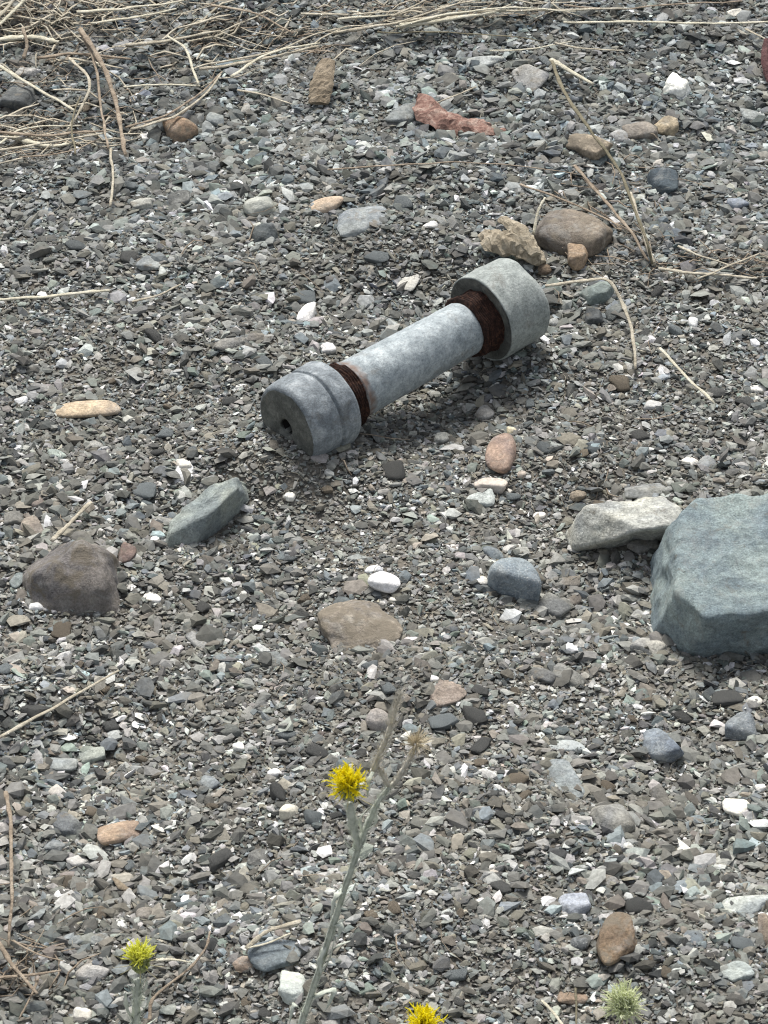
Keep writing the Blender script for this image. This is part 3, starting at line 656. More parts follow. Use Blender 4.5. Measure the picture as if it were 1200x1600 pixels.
hx = (height(pv[:, 0]+.03, pv[:, 1])-height(pv[:, 0]-.03, pv[:, 1]))/.06; hy = (height(pv[:, 0], pv[:, 1]+.03)-height(pv[:, 0], pv[:, 1]-.03))/.06
for i in range(len(pv)):
    n_ = Vector((-hx[i], -hy[i], 1)).normalized(); a_ = rq.uniform(0, 6.28)
    buf[i] = (Vector((0, 0, 1)).rotation_difference(n_).to_matrix() @ __import__('mathutils').Matrix.Rotation(a_, 3, 'Z')).to_euler()
ra.data.foreach_set('vector', buf.ravel())
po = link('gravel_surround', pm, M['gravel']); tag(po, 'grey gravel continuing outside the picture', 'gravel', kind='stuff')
ng = bpy.data.node_groups.new('gravel_scatter', 'GeometryNodeTree')
ng.interface.new_socket('Geometry', in_out='INPUT', socket_type='NodeSocketGeometry'); ng.interface.new_socket('Geometry', in_out='OUTPUT', socket_type='NodeSocketGeometry')
gi = ng.nodes.new('NodeGroupInput'); g2 = ng.nodes.new('NodeGroupOutput'); iop = ng.nodes.new('GeometryNodeInstanceOnPoints')
oinf = ng.nodes.new('GeometryNodeObjectInfo'); oinf.inputs[0].default_value = tile_ob
nat = ng.nodes.new('GeometryNodeInputNamedAttribute'); nat.data_type = 'FLOAT_VECTOR'; nat.inputs['Name'].default_value = 'turn'
ng.links.new(gi.outputs[0], iop.inputs['Points']); ng.links.new(oinf.outputs['Geometry'], iop.inputs['Instance'])
ng.links.new(nat.outputs[0], iop.inputs['Rotation']); ng.links.new(iop.outputs[0], g2.inputs[0])
md = po.modifiers.new('scatter', 'NODES'); md.node_group = ng

# ------------------------------------------------------------------ sweeps: tubes for stalks, ribbons for leaves
def smooth_path(P, n):
    P = np.array(P, float)
    if len(P) == 2: P = np.array([P[0], (P[0]+P[1])/2, P[1]])
    Q = np.vstack([2*P[0]-P[1], P, 2*P[-1]-P[-2]]); out = []
    for i in range(1, len(Q)-2):
        for t in np.linspace(0, 1, n, endpoint=False):
            a, b, c_, d = Q[i-1], Q[i], Q[i+1], Q[i+2]
            out.append(.5*((2*b)+(-a+c_)*t+(2*a-5*b+4*c_-d)*t*t+(-a+3*b-3*c_+d)*t**3))
    out.append(P[-1]); return np.array(out)
def tube_geo(path, rad, sides=6, flat=1.0, close=True):
    path = np.asarray(path); n = len(path); rad = np.broadcast_to(rad, (n,))
    T_ = np.gradient(path, axis=0); T_ /= np.linalg.norm(T_, axis=1)[:, None]+1e-12
    up = np.array([0, 0, 1.0]); S = np.cross(T_, up); bad = np.linalg.norm(S, axis=1) < .15
    S[bad] = np.cross(T_[bad], np.array([0, 1.0, 0])); S /= np.linalg.norm(S, axis=1)[:, None]; U = np.cross(S, T_)
    a = np.linspace(0, 2*np.pi, sides, endpoint=False)
    V = path[:, None] + rad[:, None, None]*(np.cos(a)[None, :, None]*S[:, None] + flat*np.sin(a)[None, :, None]*U[:, None])
    F = []
    for i in range(n-1):
        for j in range(sides):
            k = (j+1) % sides; F.append((i*sides+j, (i+1)*sides+j, (i+1)*sides+k)); F.append((i*sides+j, (i+1)*sides+k, i*sides+k))
    V = V.reshape(-1, 3)
    if close:
        V = np.vstack([V, path[0], path[-1]]); m = n*sides
        for j in range(sides):
            k = (j+1) % sides; F.append((m, j, k)); F.append((m+1, (n-1)*sides+k, (n-1)*sides+j))
    return V, np.array(F)
def join_geo(L):
    Vs, Fs, off = [], [], 0
    for V, F in L: Vs.append(V); Fs.append(F+off); off += len(V)
    return np.concatenate(Vs), np.concatenate(Fs)
def stalk_geo(pix, w, lift, seed, taper=.5, frayed=False):
    r = random.Random(seed); P = []
    if not isinstance(lift, (list, tuple)): lift = [lift]*len(pix)
    for (x, y), l in zip(pix, lift): P.append(at(x, y, l))
    path = smooth_path(P, 7); L = np.linalg.norm(path[-1]-path[0]); s = mpp(path[0])
    t = np.linspace(0, 1, len(path))
    wob = np.array([[mnoise.noise(Vector((q[0]*55+seed, q[1]*55, k*9.0))) for k in range(3)] for q in path])
    path = path + wob*.0009
    rad = w*s/2*(1-(1-taper)*t)*(1+.12*np.sin(t*37+seed))
    for f in (.22, .6, .85):
        if r.random() < .6: rad = rad + w*s*.18*np.exp(-((t-f)/.02)**2)
    rad = rad*(.8+.5*r.random()); return tube_geo(path, rad*(1+.18*np.sin(t*61+seed*3)*np.sin(t*23)), 7, .5)
def stalk(name, label, pix, w, mat, seed, lift=.006, taper=.5, cat='straw', group=None):
    G = [stalk_geo(pix, w, lift, seed, taper)]
    V, F = join_geo(G); c = V.mean(0); o = link(name, mesh_np(name, V-c, F, True), M[mat], loc=c)
    return tag(o, label, cat, group)
L_ = .008
ST = [
 ('straw','thick pale stem slanting down from the left edge above the charcoal stone',[(-6,100),(60,140),(120,174)],7,'straw_white',1,.012,.9),
 ('straw','pale blade in the extreme top left corner, upper of two',[(-5,42),(20,18),(42,-6)],8,'straw_white',2,.012,.8),
 ('straw','pale blade in the extreme top left corner, lower of two',[(-5,28),(12,12),(26,-8)],7,'straw',3,.014,.8),
 ('straw','brown steep stalk through the straw pile, left of a pair joined on top',[(124,46),(148,98),(157,160),(169,232)],6,'straw_brown',4,.018,.6),
 ('straw','brown steep stalk through the straw pile, right of a pair joined on top',[(126,44),(162,105),(182,165),(196,242)],7,'straw_brown',5,.022,.7),
 ('straw','kinked tan stalk left of the steep brown pair',[(108,90),(140,126),(128,165),(104,206)],6,'straw',6,[.01,.02,.014,.006],.7),
 ('straw','thin stalk hanging below the straw pile with a bleached broken tip',[(172,232),(177,280),(172,322)],5,'straw',7,.008,1.1),
 ('straw','long brown straw running from the left edge under the steep pair, upper of three',[(-5,206),(70,212),(160,204)],6,'straw_brown',8,.010,.7),
 ('straw','long pale straw running from the left edge under the steep pair, middle of three',[(-5,236),(80,222),(165,208)],5,'straw',9,.012,.6),
 ('straw','long thin straw running from the left edge under the steep pair, lowest of three',[(30,246),(100,238),(160,215)],4,'straw_brown',10,.008,.6),
 ('straw','pale straw curving along the left edge above the long brown straws',[(-5,226),(40,200),(125,196)],5,'straw_white',11,.009,.6),
 ('straw','bent straw of the bundle ending above the brown nugget stone, top one',[(196,200),(262,178),(312,146),(347,112)],6,'straw_brown',12,.012,.6),
 ('straw','bent straw of the bundle ending above the brown nugget stone, middle one',[(205,203),(270,182),(318,150),(345,116)],5,'straw',13,.015,.5),
 ('straw','bent straw of the bundle ending above the brown nugget stone, lowest one',[(225,195),(285,176),(330,138)],4,'straw_brown',14,.009,.5),
 ('straw','pale horizontal straw above the bent bundle',[(193,136),(250,132),(312,134)],6,'straw_white',15,.010,.7),
 ('straw','kinked pale stalk crossing down to the pale horizontal straw',[(262,57),(290,76),(300,105),(311,132)],5,'straw_white',16,.014,.7),
 ('straw','thick flat pale straw of the upper fan, lowest one',[(312,108),(390,96),(455,82),(498,72)],9,'straw',17,.012,.6),
 ('straw','pale straw of the upper fan, middle one with a forked foot',[(360,121),(398,95),(440,78),(500,68)],7,'straw_white',18,.016,.6),
 ('straw','thin long straw of the upper fan, topmost one',[(330,100),(430,80),(490,55),(545,41)],5,'straw',19,.014,.5),
 ('straw','pale straw near the top edge left of centre, upper one of two parallel',[(120,19),(200,13),(288,1)],6,'straw_white',20,.010,.6),
 ('straw','pale straw near the top edge left of centre, lower one of two parallel',[(143,37),(210,27),(276,14)],6,'straw_white',21,.010,.6),
 ('straw','short thin straw pointing at the wood chip',[(372,141),(420,150),(456,163)],4,'straw',22,.008,.5),
 ('straw','long thin curved straw lying across the gravel above the pin collar',[(512,266),(620,258),(720,254),(820,260),(902,272)],5,'straw_brown',23,.008,.4),
 ('straw','long pale straw at the top edge, lowest of the sheaf right of centre',[(520,52),(640,32),(740,18),(850,16),(985,12)],6,'straw',24,.010,.5),
 ('straw','long pale straw at the top edge, middle of the sheaf right of centre',[(620,42),(700,22),(790,12),(900,18)],7,'straw_white',25,.014,.5),
 ('straw','fanned straw at the top edge right of centre, left one',[(612,26),(640,14),(672,-4)],5,'straw',26,.014,.5),
 ('straw','fanned straw at the top edge right of centre, right one',[(622,36),(665,20),(720,4)],5,'straw',27,.016,.5),
 ('straw','thin dark twig under the top straw sheaf',[(590,50),(700,51),(800,57),(850,64)],4,'straw_olive',28,.009,.5),
 ('straw','brown straw along the top edge reaching toward the right corner',[(880,8),(960,14),(1060,6),(1160,2)],5,'straw_brown',29,.008,.6),
 ('straw','straight pale straw running to the right edge near the top',[(880,35),(1000,34),(1100,37),(1206,34)],5,'straw_white',30,.009,.8),
 ('straw','long pale straw crossing the top edge left of the sheaf',[(470,22),(560,22),(680,10)],5,'straw',31,.008,.5),
 ('straw','short bleached straw lying flat near the top, above the wood chip',[(528,30),(600,24),(640,25)],5,'straw_white',32,.008,.5),
 ('straw','thin straw above the grey plate stone, left half of a shallow V',[(764,80),(830,76),(893,64)],4,'straw_white',33,.008,.6),
 ('straw','thin straw above the grey plate stone, right half of a shallow V',[(868,68),(920,76),(976,80)],4,'straw',34,.008,.6),
 ('straw','pale flat blade right of the grey plate stone',[(860,93),(885,108),(926,132)],8,'straw_white',35,.009,.7),
 ('straw','long drooping olive stem in the upper right, bent over the weathered rock',[(862,95),(885,150),(920,200),(965,262),(985,310),(1008,370),(1020,412)],5,'straw_olive',36,[.012,.03,.04,.035,.028,.02,.008],.6),
 ('straw','tan stalk beside the foot of the olive stem, longest',[(898,258),(940,308),(985,362),(1014,408)],5,'straw_brown',37,[.008,.015,.014,.008],.7),
 ('straw','tan stalk at the foot of the olive stem, right one with a frayed base',[(985,300),(1000,350),(1022,414)],7,'straw',38,[.02,.016,.006],1.2),
 ('straw','thin brown stalk reaching the frayed base from the left',[(812,288),(880,312),(940,338),(992,368)],5,'straw_brown',39,.012,.6),
 ('straw','short bleached upright straw over the bark lumps',[(834,366),(840,335),(852,308)],6,'straw_white',40,[.012,.022,.03],.6),
 ('straw','bent pale straw starting at the pin collar and hanging down to the right',[(852,446),(905,440),(950,438),(975,480),(988,520),(993,576)],6,'straw',41,[.015,.018,.022,.014,.01,.006],.6),
 ('straw','short straight pale straw slanting down right of the hanging straw',[(1031,544),(1070,586),(1116,630)],7,'straw_white',42,.008,.6),
 ('straw','thin straw reaching the right edge, upper one of the crossing pair',[(1058,384),(1100,402),(1145,416)],5,'straw',43,.008,.6),
 ('straw','long straw of the crossing pair rising to the right edge',[(1090,436),(1140,415),(1186,396)],5,'straw',44,.010,.6),
 ('straw','flat bleached straw lying under the crossing pair',[(1030,420),(1100,428),(1184,434)],7,'straw',45,.007,.8),
 ('straw','straight pale straw at the left edge level with the far pin end',[(-5,469),(80,463),(171,453)],6,'straw_white',46,.008,.8),
 ('straw','faint short straw right of the straight pale one',[(205,471),(245,462),(282,444)],5,'straw',47,.007,.7),
 ('straw','straight tan straw slanting in from the left edge below the triangular rock',[(-6,1154),(80,1108),(186,1048)],8,'straw',48,[.010,.012,.009],.55),
 ('straw','short olive-tan twig above the triangular rock',[(82,844),(110,815),(142,786)],7,'straw',49,.009,.8),
 ('straw','long brown stalk standing along the left edge, lower left',[(8,1238),(17,1290),(18,1380),(14,1480)],8,'straw_brown',50,[.012,.022,.02,.01],.6),
 ('straw','reddish root stalk at the left edge, steepest of the tangle',[(-4,1472),(28,1520),(60,1552)],7,'straw_brown',51,.012,.6),
 ('straw','reddish root stalk at the left edge, flat one of the tangle',[(-4,1528),(50,1524),(96,1516)],7,'straw_brown',52,.010,.5),
 ('straw','thin root strand trailing down from the tangle at the left edge',[(60,1530),(46,1562),(30,1592)],4,'straw_brown',53,.007,.5),
 ('straw','thin root strand rising right from the tangle at the left edge',[(20,1470),(60,1492),(100,1502)],4,'straw_brown',54,.008,.5),
 ('straw','forked dry straw left of the main thistle stem, thick upper prong',[(384,1482),(420,1456),(472,1438)],8,'straw',55,.009,.9),
 ('straw','forked dry straw left of the main thistle stem, thin lower prong',[(384,1483),(420,1472),(455,1458)],4,'straw_white',56,.009,.8),
 ('straw','curved twig right of the lemon flower stem',[(232,1594),(240,1560),(282,1524),(320,1486),(328,1455)],6,'straw_brown',57,.010,.5),
 ('straw','thin pale straw pointing right from the lemon flower',[(243,1499),(268,1500),(296,1505)],5,'straw_white',58,.014,.5),
 ('straw','short cream straw at the bottom edge left of the green bud',[(846,1563),(866,1584),(884,1606)],7,'straw_white',59,.010,.8),
 ('straw','vertical dark thin stem below the flat tan-brown stone at the bottom',[(899,1545),(901,1575),(900,1604)],3,'straw_olive',60,.012,.8),
 ('straw','thin pale straw in the gravel near the tan-grey rounded stone, upper right',[(745,135),(710,150),(680,162)],4,'straw',61,.008,.6),
 ('straw','short pale straw at the right of the V shaped pair near the top',[(1165,45),(1185,55),(1206,66)],5,'straw',62,.009,.6),
]
ST += [
 ('straw','broad bleached blade near the top left corner, lying under the thick pale stem',[(-6,62),(50,58),(92,66)],10,'straw_white',71,.008,.6),
 ('straw','grey-brown broken stalk crossing the top of the steep brown pair',[(60,92),(120,84),(205,92)],8,'straw_brown',72,.010,.7),
 ('straw','split tan blade between the pale horizontal straw and the top edge',[(196,70),(260,64),(345,48)],8,'straw',73,.010,.5),
 ('straw','short upright tan shred left of the kinked tan stalk',[(36,92),(42,68),(36,42)],8,'straw_brown',74,[.006,.014,.02],.7),
 ('straw','broad pale shred under the long brown straws at the left edge',[(20,214),(70,228),(118,222)],10,'straw_white',75,.006,.4),
 ('straw','thin dark twig rising through the left part of the straw pile',[(118,240),(112,190),(126,150)],4,'straw_olive',76,.014,.6),
 ('straw','wide pale sheaf blade at the top edge right of centre, thickest one',[(625,40),(700,30),(790,16)],11,'straw_white',77,.012,.35),
 ('straw','broken grey-tan stalk at the top edge left of the sheaf',[(330,8),(400,22),(458,52)],5,'straw_brown',78,.010,.6),
]
for row in ST: stalk(*row[:6], lift=row[6], taper=row[7])

# fine dry litter: thin fibres mostly in the straw along the top and around the stalks' feet
def fibres(seed, n, box, wmm, lenmm, mat, name, label, lift, dirs=None):
    r = random.Random(seed); G = []
    while len(G) < n:
        b = r.choice(box); px, py = r.gauss(b[0], b[2]), r.gauss(b[1], b[3])
        if not (-30 < px < 1230 and -20 < py < 1620): continue
        p = at(px, py); a = r.gauss(b[4], b[5]); l = r.uniform(*lenmm)/1000; d = np.array([math.cos(a), math.sin(a), 0])
        k = r.uniform(-1, 1)*l*.22; nrm = np.array([-d[1], d[0], 0]); P = []
        for t in (-.5, -.17, .17, .5):
            q = p + d*l*t + nrm*k*(1-4*t*t); z = float(height(q[0], q[1])) + r.uniform(*lift)
            P.append((q[0], q[1], z))
        G.append(tube_geo(np.array(P), np.array([.7, 1, .9, .45])*r.uniform(*wmm)/2000, 3, .7, False))
    V, F = join_geo(G); o = link(name, mesh_np(name, V, F, True), M[mat]); tag(o, label, 'litter', kind='stuff')
TOP = [(80,120,90,75,.1,.8),(70,215,80,16,.1,.3),(60,60,90,50,.1,.8),(380,60,110,30,.35,.35),(690,22,90,14,.15,.25),(200,20,110,20,.1,.4),(60,30,60,30,.3,.9)]
EV = TOP + [(600,800,500,600,0,3),(960,340,60,50,-.6,.5),(1100,420,60,12,0,.4),(25,1520,35,25,.2,.9)]
fibres(1, 210, TOP, (.5, 3.0), (14, 60), 'straw', 'straw_litter', 'thin pale straw litter scattered along the top of the bed', (.001, .010))
fibres(2, 460, EV, (.4, 1.6), (8, 38), 'straw_brown', 'brown_litter', 'fine brown stalk and root litter on the gravel', (.0005, .008))
fibres(3, 1500, [(600,800,480,560,0,3)], (.22, .45), (4, 13), 'straw', 'root_fibres', 'tiny pale root fibres strewn over the whole gravel bed', (.0005, .004))

# ------------------------------------------------------------------ bark and wood pieces
def slab_piece(name, label, pix, w0, widths, thick, curl, mat, seed, lift, amp=.1, cat='bark'):
    P = [at(x, y, l) for (x, y), l in zip(pix, lift)]; path = smooth_path(P, 8); n = len(path); s = mpp(path[0])
    wid = np.interp(np.linspace(0, 1, n), np.linspace(0, 1, len(widths)), widths)*w0*s/2
    T_ = np.gradient(path, axis=0); T_ /= np.linalg.norm(T_, axis=1)[:, None]; S = np.cross(T_, [0, 0, 1.0]); S /= np.linalg.norm(S, axis=1)[:, None]; U = np.cross(S, T_)
    m = 9; u = np.linspace(-1, 1, m); ring = np.concatenate([np.stack([u, curl*(1-u*u)+thick*np.sqrt(1.02-u*u)], 1), np.stack([u[::-1], curl*(1-u[::-1]**2)*.8-thick*np.sqrt(1.02-u[::-1]**2)], 1)])
    k = len(ring); V = path[:, None] + wid[:, None, None]*(ring[None, :, 0:1]*S[:, None] + ring[None, :, 1:2]*U[:, None])
    V = V.reshape(-1, 3); F = []
    for i in range(n-1):
        for j in range(k):
            l = (j+1) % k; F += [(i*k+j, (i+1)*k+j, (i+1)*k+l), (i*k+j, (i+1)*k+l, i*k+l)]
    V = np.vstack([V, path[0], path[-1]]); q = n*k
    for j in range(k):
        l = (j+1) % k; F += [(q, j, l), (q+1, (n-1)*k+l, (n-1)*k+j)]
    amp_m = amp*w0*s/2; fr = 90 if mat == 'red_bark' else 260; out = V.copy()
    for i, v in enumerate(V):
        a = Vector(v)*fr + Vector((seed*5.1, 0, 0)); out[i] += np.array(mnoise.turbulence_vector(a, 3, False))*amp_m - amp_m*.3*0
    c = out.mean(0); o = link(name, mesh_np(name, out-c, np.array(F), False), M[mat], loc=c); tag(o, label, cat)
slab_piece('bark_strip', 'red weathered strip of bark with a pinkish middle and ragged ends, above the pin', [(658,150),(680,182),(715,196),(750,200),(788,206)], 58, [.45,1,.80,.70,.2], .08, .30, 'red_bark', 1, [.006,.007,.005,.005,.002], .32)
slab_piece('bark_strip', 'small dark maroon strip at the right edge near the top', [(1197,62),(1195,95),(1201,128)], 13, [.5,1,.6], .25, .3, 'maroon_bark', 7, [.010,.010,.006], .2)
slab_piece('wood_chip', 'weathered tan wood chip standing on end below the upper straw fan', [(497,162),(503,130),(512,94)], 36, [.9,1,.7], .25, .1, 'wood', 2, [.004,.012,.020], .14, 'wood')
slab_piece('bark_lump', 'crumbly tan bark lump behind the far collar of the pin', [(757,368),(785,382),(815,385),(845,412)], 56, [.45,1,.95,.4], .42, .3, 'tan_bark', 3, [.008,.012,.012,.006], .22)
slab_piece('bark_lump', 'narrow tan bark ridge on top of the crumbly bark lump', [(784,342),(812,362),(838,398)], 30, [.5,1,.6], .4, .3, 'tan_bark', 4, [.020,.020,.014], .18)
slab_piece('wood_chip', 'small tan wood sliver at the bottom left above the whitish stone', [(178,1372),(190,1385),(205,1392)], 13, [.5,1,.5], .4, .1, 'wood', 5, [.004,.005,.004], .1, 'wood')

# ------------------------------------------------------------------ the metal pin with two collars
RC = .0305
pa = at_z(446, 668, .024); pb = at_z(812, 465, .031)
pin = empty('pipe_fitting', ((pa+pb)/2)*np.array([1, 1, 0]))
tag(pin, 'grey metal pin with two thick collars and rusty threads lying on the gravel', 'pipe fitting')
axv = pb-pa; LEN = float(np.linalg.norm(axv)); axd = axv/LEN
ROT = Vector(axd).to_track_quat('X', 'Z')
print('PIN LENGTH', LEN)
def lathe(name, prof, mat, seed, amp=.0003, seg=72, dents=(), holefac=None):
    prof = np.array(prof); a = np.linspace(0, 2*np.pi, seg, endpoint=False); V = []
    for k, (x, r_) in enumerate(prof):
        for j, t in enumerate(a):
            rr_ = r_
            if holefac and k <= holefac: rr_ = r_*(1+.22*math.cos(3*t+.6)+.12*math.cos(2*t))
            q = Vector((x*90+seed, math.cos(t)*r_*90, math.sin(t)*r_*90))
            nz = mnoise.noise(q)+.5*mnoise.noise(q*2.3)
            rr_ += amp*nz*(1 if r_ > .006 else .2); xx = x + amp*.8*mnoise.noise(q*1.3+Vector((9, 9, 9)))
            for dx, dt, wx, wt, dep in dents:
                dd = (math.atan2(math.sin(t-dt), math.cos(t-dt))/wt)**2 + ((x-dx)/wx)**2
                rr_ -= dep*math.exp(-dd)*(r_ > .01)
            V.append((xx, math.cos(t)*rr_, math.sin(t)*rr_))
    n = len(prof); I = np.arange(n*seg).reshape(n, seg); J = np.roll(I, -1, 1)
    F = np.concatenate([np.stack([I[:-1].ravel(), I[1:].ravel(), J[1:].ravel(), J[:-1].ravel()], 1)])
    me = mesh_np(name, np.array(V), F[:, ::-1], True)
    o = link(name, me, mat, pin); o.location = Vector(pa)-pin.location; o.rotation_mode = 'QUATERNION'; o.rotation_quaternion = ROT
    return o
def dens(pts, step=.0018):
    out = []
    for (x0, r0), (x1, r1) in zip(pts[:-1], pts[1:]):
        n = max(1, int(math.hypot(x1-x0, r1-r0)/step))
        for i in range(n): out.append((x0+(x1-x0)*i/n, r0+(r1-r0)*i/n))
    out.append(pts[-1]); return out
xs_ = LEN/.225
def X_(v): return v*xs_
# near collar with its bore, rounded front and turned groove
o = lathe('collar', dens([(.0016,.0240),(.0013,.0262),(.0022,.0280),(.0042,.0292),(.0120,.0300),(X_(.0243),.0303),(X_(.0248),.0302),(X_(.0252),.0289),(X_(.0266),.0289),(X_(.0272),.0302),(X_(.0276),.0307),(X_(.0410),.0304),(X_(.0428),.0297),(X_(.0434),.0280),(X_(.0436),.017)], .0012),
      M['dark_collar'], 3, .0004, 110, [(.001, -1.1, .004, .25, .002), (X_(.027), 1.2, .004, .35, .0014), (X_(.036), 2.0, .002, .2, .0012)])
o['label'] = 'dark blue-grey collar with a turned groove'
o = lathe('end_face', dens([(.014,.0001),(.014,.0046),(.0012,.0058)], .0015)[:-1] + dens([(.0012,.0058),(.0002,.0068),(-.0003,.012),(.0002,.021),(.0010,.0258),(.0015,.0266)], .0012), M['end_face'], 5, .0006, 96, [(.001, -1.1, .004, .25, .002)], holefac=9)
o['label'] = 'dusty end face with painted-in shade and a small rough bore'
lathe('bore', [(.0110,.0001),(.0110,.0040),(.0022,.0049)], M['hole'], 4, 0, 24)
def thread(x0, x1, r0, n):
    pts = []; w = (x1-x0)/n
    for i in range(n):
        pts += [(x0+w*(i+.05), r0-.0009), (x0+w*(i+.30), r0+.0001), (x0+w*(i+.5), r0+.0004), (x0+w*(i+.70), r0+.0001), (x0+w*(i+.95), r0-.0009)]
    return pts
lathe('threaded_neck', [(X_(.0425),.018)] + thread(X_(.0434), X_(.0580), .0222, 8) + [(X_(.0584),.0205),(X_(.0590),.017)], M['rust'], 7, .0016, 110, [(X_(.05), 1.5, .004, .3, .0015), (X_(.053), .6, .003, .4, .0012)])
lathe('sleeve', dens([(X_(.0575),.0165),(X_(.0580),.0198),(X_(.0592),.0212),(X_(.0606),.0213),(X_(.0614),.0204),(X_(.105),.0200),(X_(.160),.0192),(X_(.1690),.0191),(X_(.1712),.0184),(X_(.1716),.014)], .002), M['sleeve'], 9, .0003, 96)
lathe('threaded_neck', [(X_(.170),.016)] + thread(X_(.1712), X_(.1880), .0222, 9) + [(X_(.1890),.018)], M['rust'], 11, .0018, 110, [(X_(.178), .9, .004, .4, .0016), (X_(.182), 2.0, .004, .4, .0012)])
o = lathe('collar', dens([(X_(.1872),.0290),(X_(.1866),.0303),(X_(.1866),.0306),(X_(.1867),.0309),(X_(.1872),.0313),(X_(.1880),.0314),(X_(.206),.0314),(X_(.2230),.0308),(X_(.2256),.0294),(X_(.2272),.0240),(X_(.2280),.0001)], .0012), M['collar'], 15, .0005, 120,
      [(X_(.226), 1.9, .008, .45, .004), (X_(.212), .35, .0012, .35, .0016), (X_(.190), 2.2, .003, .3, .0012)])
o['label'] = 'pale greenish grey collar with a chipped far edge'
o = lathe('end_face', dens([(X_(.1880),.0190),(X_(.1872),.0240),(X_(.1864),.0302)], .0012), M['end_face'], 6, .0004, 96); o['label'] = 'ring face with painted-in shade around the rusty threads'

# ------------------------------------------------------------------ star thistles
def strip(path, width, nrm):
    path = np.asarray(path); n = len(path); T_ = np.gradient(path, axis=0); T_ /= np.linalg.norm(T_, axis=1)[:, None]+1e-12
    S = np.cross(T_, nrm); S /= np.linalg.norm(S, axis=1)[:, None]+1e-12; w = np.broadcast_to(width, (n,))[:, None]
    t = .00018; N2 = np.cross(S, T_)
    V = np.concatenate([path-S*w, path+S*w, path+N2*t]); F = []
    for i in range(n-1):
        F += [(i, n+i, n+i+1), (i, n+i+1, i+1), (2*n+i, i, i+1), (2*n+i, i+1, 2*n+i+1), (n+i, 2*n+i, 2*n+i+1), (n+i, 2*n+i+1, n+i+1)]
    return V, np.array(F)
def flower_head(parent, c, axis_d, rad, mat, seed, open_=1.0, nfl=190, bract_mat='bract', spines=9):
    r = random.Random(seed); A = Vector(axis_d).normalized(); q = A.to_track_quat('Z', 'X'); c = np.array(c)
    def W_(v): return c + np.array(q @ Vector(v))
    base = Vector(parent.location)
    # ovoid green base of overlapping bracts
    D, F = ICO[2]; V = D.copy(); zz = V[:, 2]; V[:, :2] *= (1-.28*np.maximum(0, zz))[:, None]
    V = V*np.array([rad*.42, rad*.42, rad*.58]) - np.array([0, 0, rad*.62])
    V = rough_verts(V, seed, rad*.05, 1500, D, 2); Vw = np.array([W_(v) for v in V])
    link('flower_base', mesh_np('flower_base', Vw-np.array(base), F, True), M[bract_mat], parent)
    G = []
    for i in range(34):                                # pointed bracts hugging the base, each a small part
        th = i*2.4; zz = -.95+.85*i/34; rr2 = rad*(.24+.20*math.sin(math.pi*min(1, (zz+1.15))))
        a0 = Vector((math.cos(th)*rr2*.9, math.sin(th)*rr2*.9, rad*zz)); a1 = Vector((math.cos(th)*rr2*1.15, math.sin(th)*rr2*1.15, rad*(zz+.22)))
        a2 = Vector((math.cos(th)*rr2*1.02, math.sin(th)*rr2*1.02, rad*(zz+.42)))
        G.append(tube_geo(np.array([W_(a0), W_(a1), W_(a2)]), np.array([.0009, .0011, .0002])*rad/.011, 5, .45))
    V, F = join_geo(G); link('bracts', mesh_np('bracts', V-np.array(base), F, True), M[bract_mat], parent); G = []
    for i in range(nfl):
        th = r.uniform(0, 6.28); ph = abs(r.gauss(0, .70))*open_; ph = min(ph, 1.75); l = rad*r.uniform(.62, 1.15)
        d = Vector((math.sin(ph)*math.cos(th), math.sin(ph)*math.sin(th), math.cos(ph)))
        s0 = Vector((math.cos(th), math.sin(th), 0))*rad*.22*r.random()**.5 + Vector((0, 0, -rad*.15))
        side = Vector((r.uniform(-1, 1), r.uniform(-1, 1), r.uniform(-1, 1)))*l*.14
        P = [s0, s0+d*l*.4+side*.3, s0+d*l*.75+side, s0+d*l+side*.4]
        P = [W_(p) for p in P]
        G.append(tube_geo(np.array(P), np.array([.00024, .00034, .00046, .00016])*rad/.011, 4, .8, False))
        if r.random() < .8:
            for k in range(2):
                e = P[2] + np.array((r.uniform(-1, 1), r.uniform(-1, 1), r.uniform(-1, 1)))*l*.28
                G.append(tube_geo(np.array([P[2], (P[2]+e)/2, e]), np.array([.00022, .0002, .00006])*rad/.011, 3, 1, False))
    V, F = join_geo(G); link('florets', mesh_np('florets', V-np.array(base), F, True), M[mat], parent)
    for i in range(spines):
        th = i*6.283/spines+r.uniform(-.3, .3); d = Vector((math.cos(th), math.sin(th), r.uniform(-.3, .35))).normalized()
        s0 = d*rad*.38 + Vector((0, 0, -rad*r.uniform(.35, .75))); P = [W_(s0), W_(s0+d*rad*.5), W_(s0+d*rad*r.uniform(.9, 1.2)+Vector((0, 0, rad*.12)))]
        V, F = tube_geo(np.array(P), np.array([.00034, .00025, .00006])*rad/.011, 4, 1, False)
        link('spine', mesh_np('spine', V-np.array(base), F, True), M['spine'], parent)
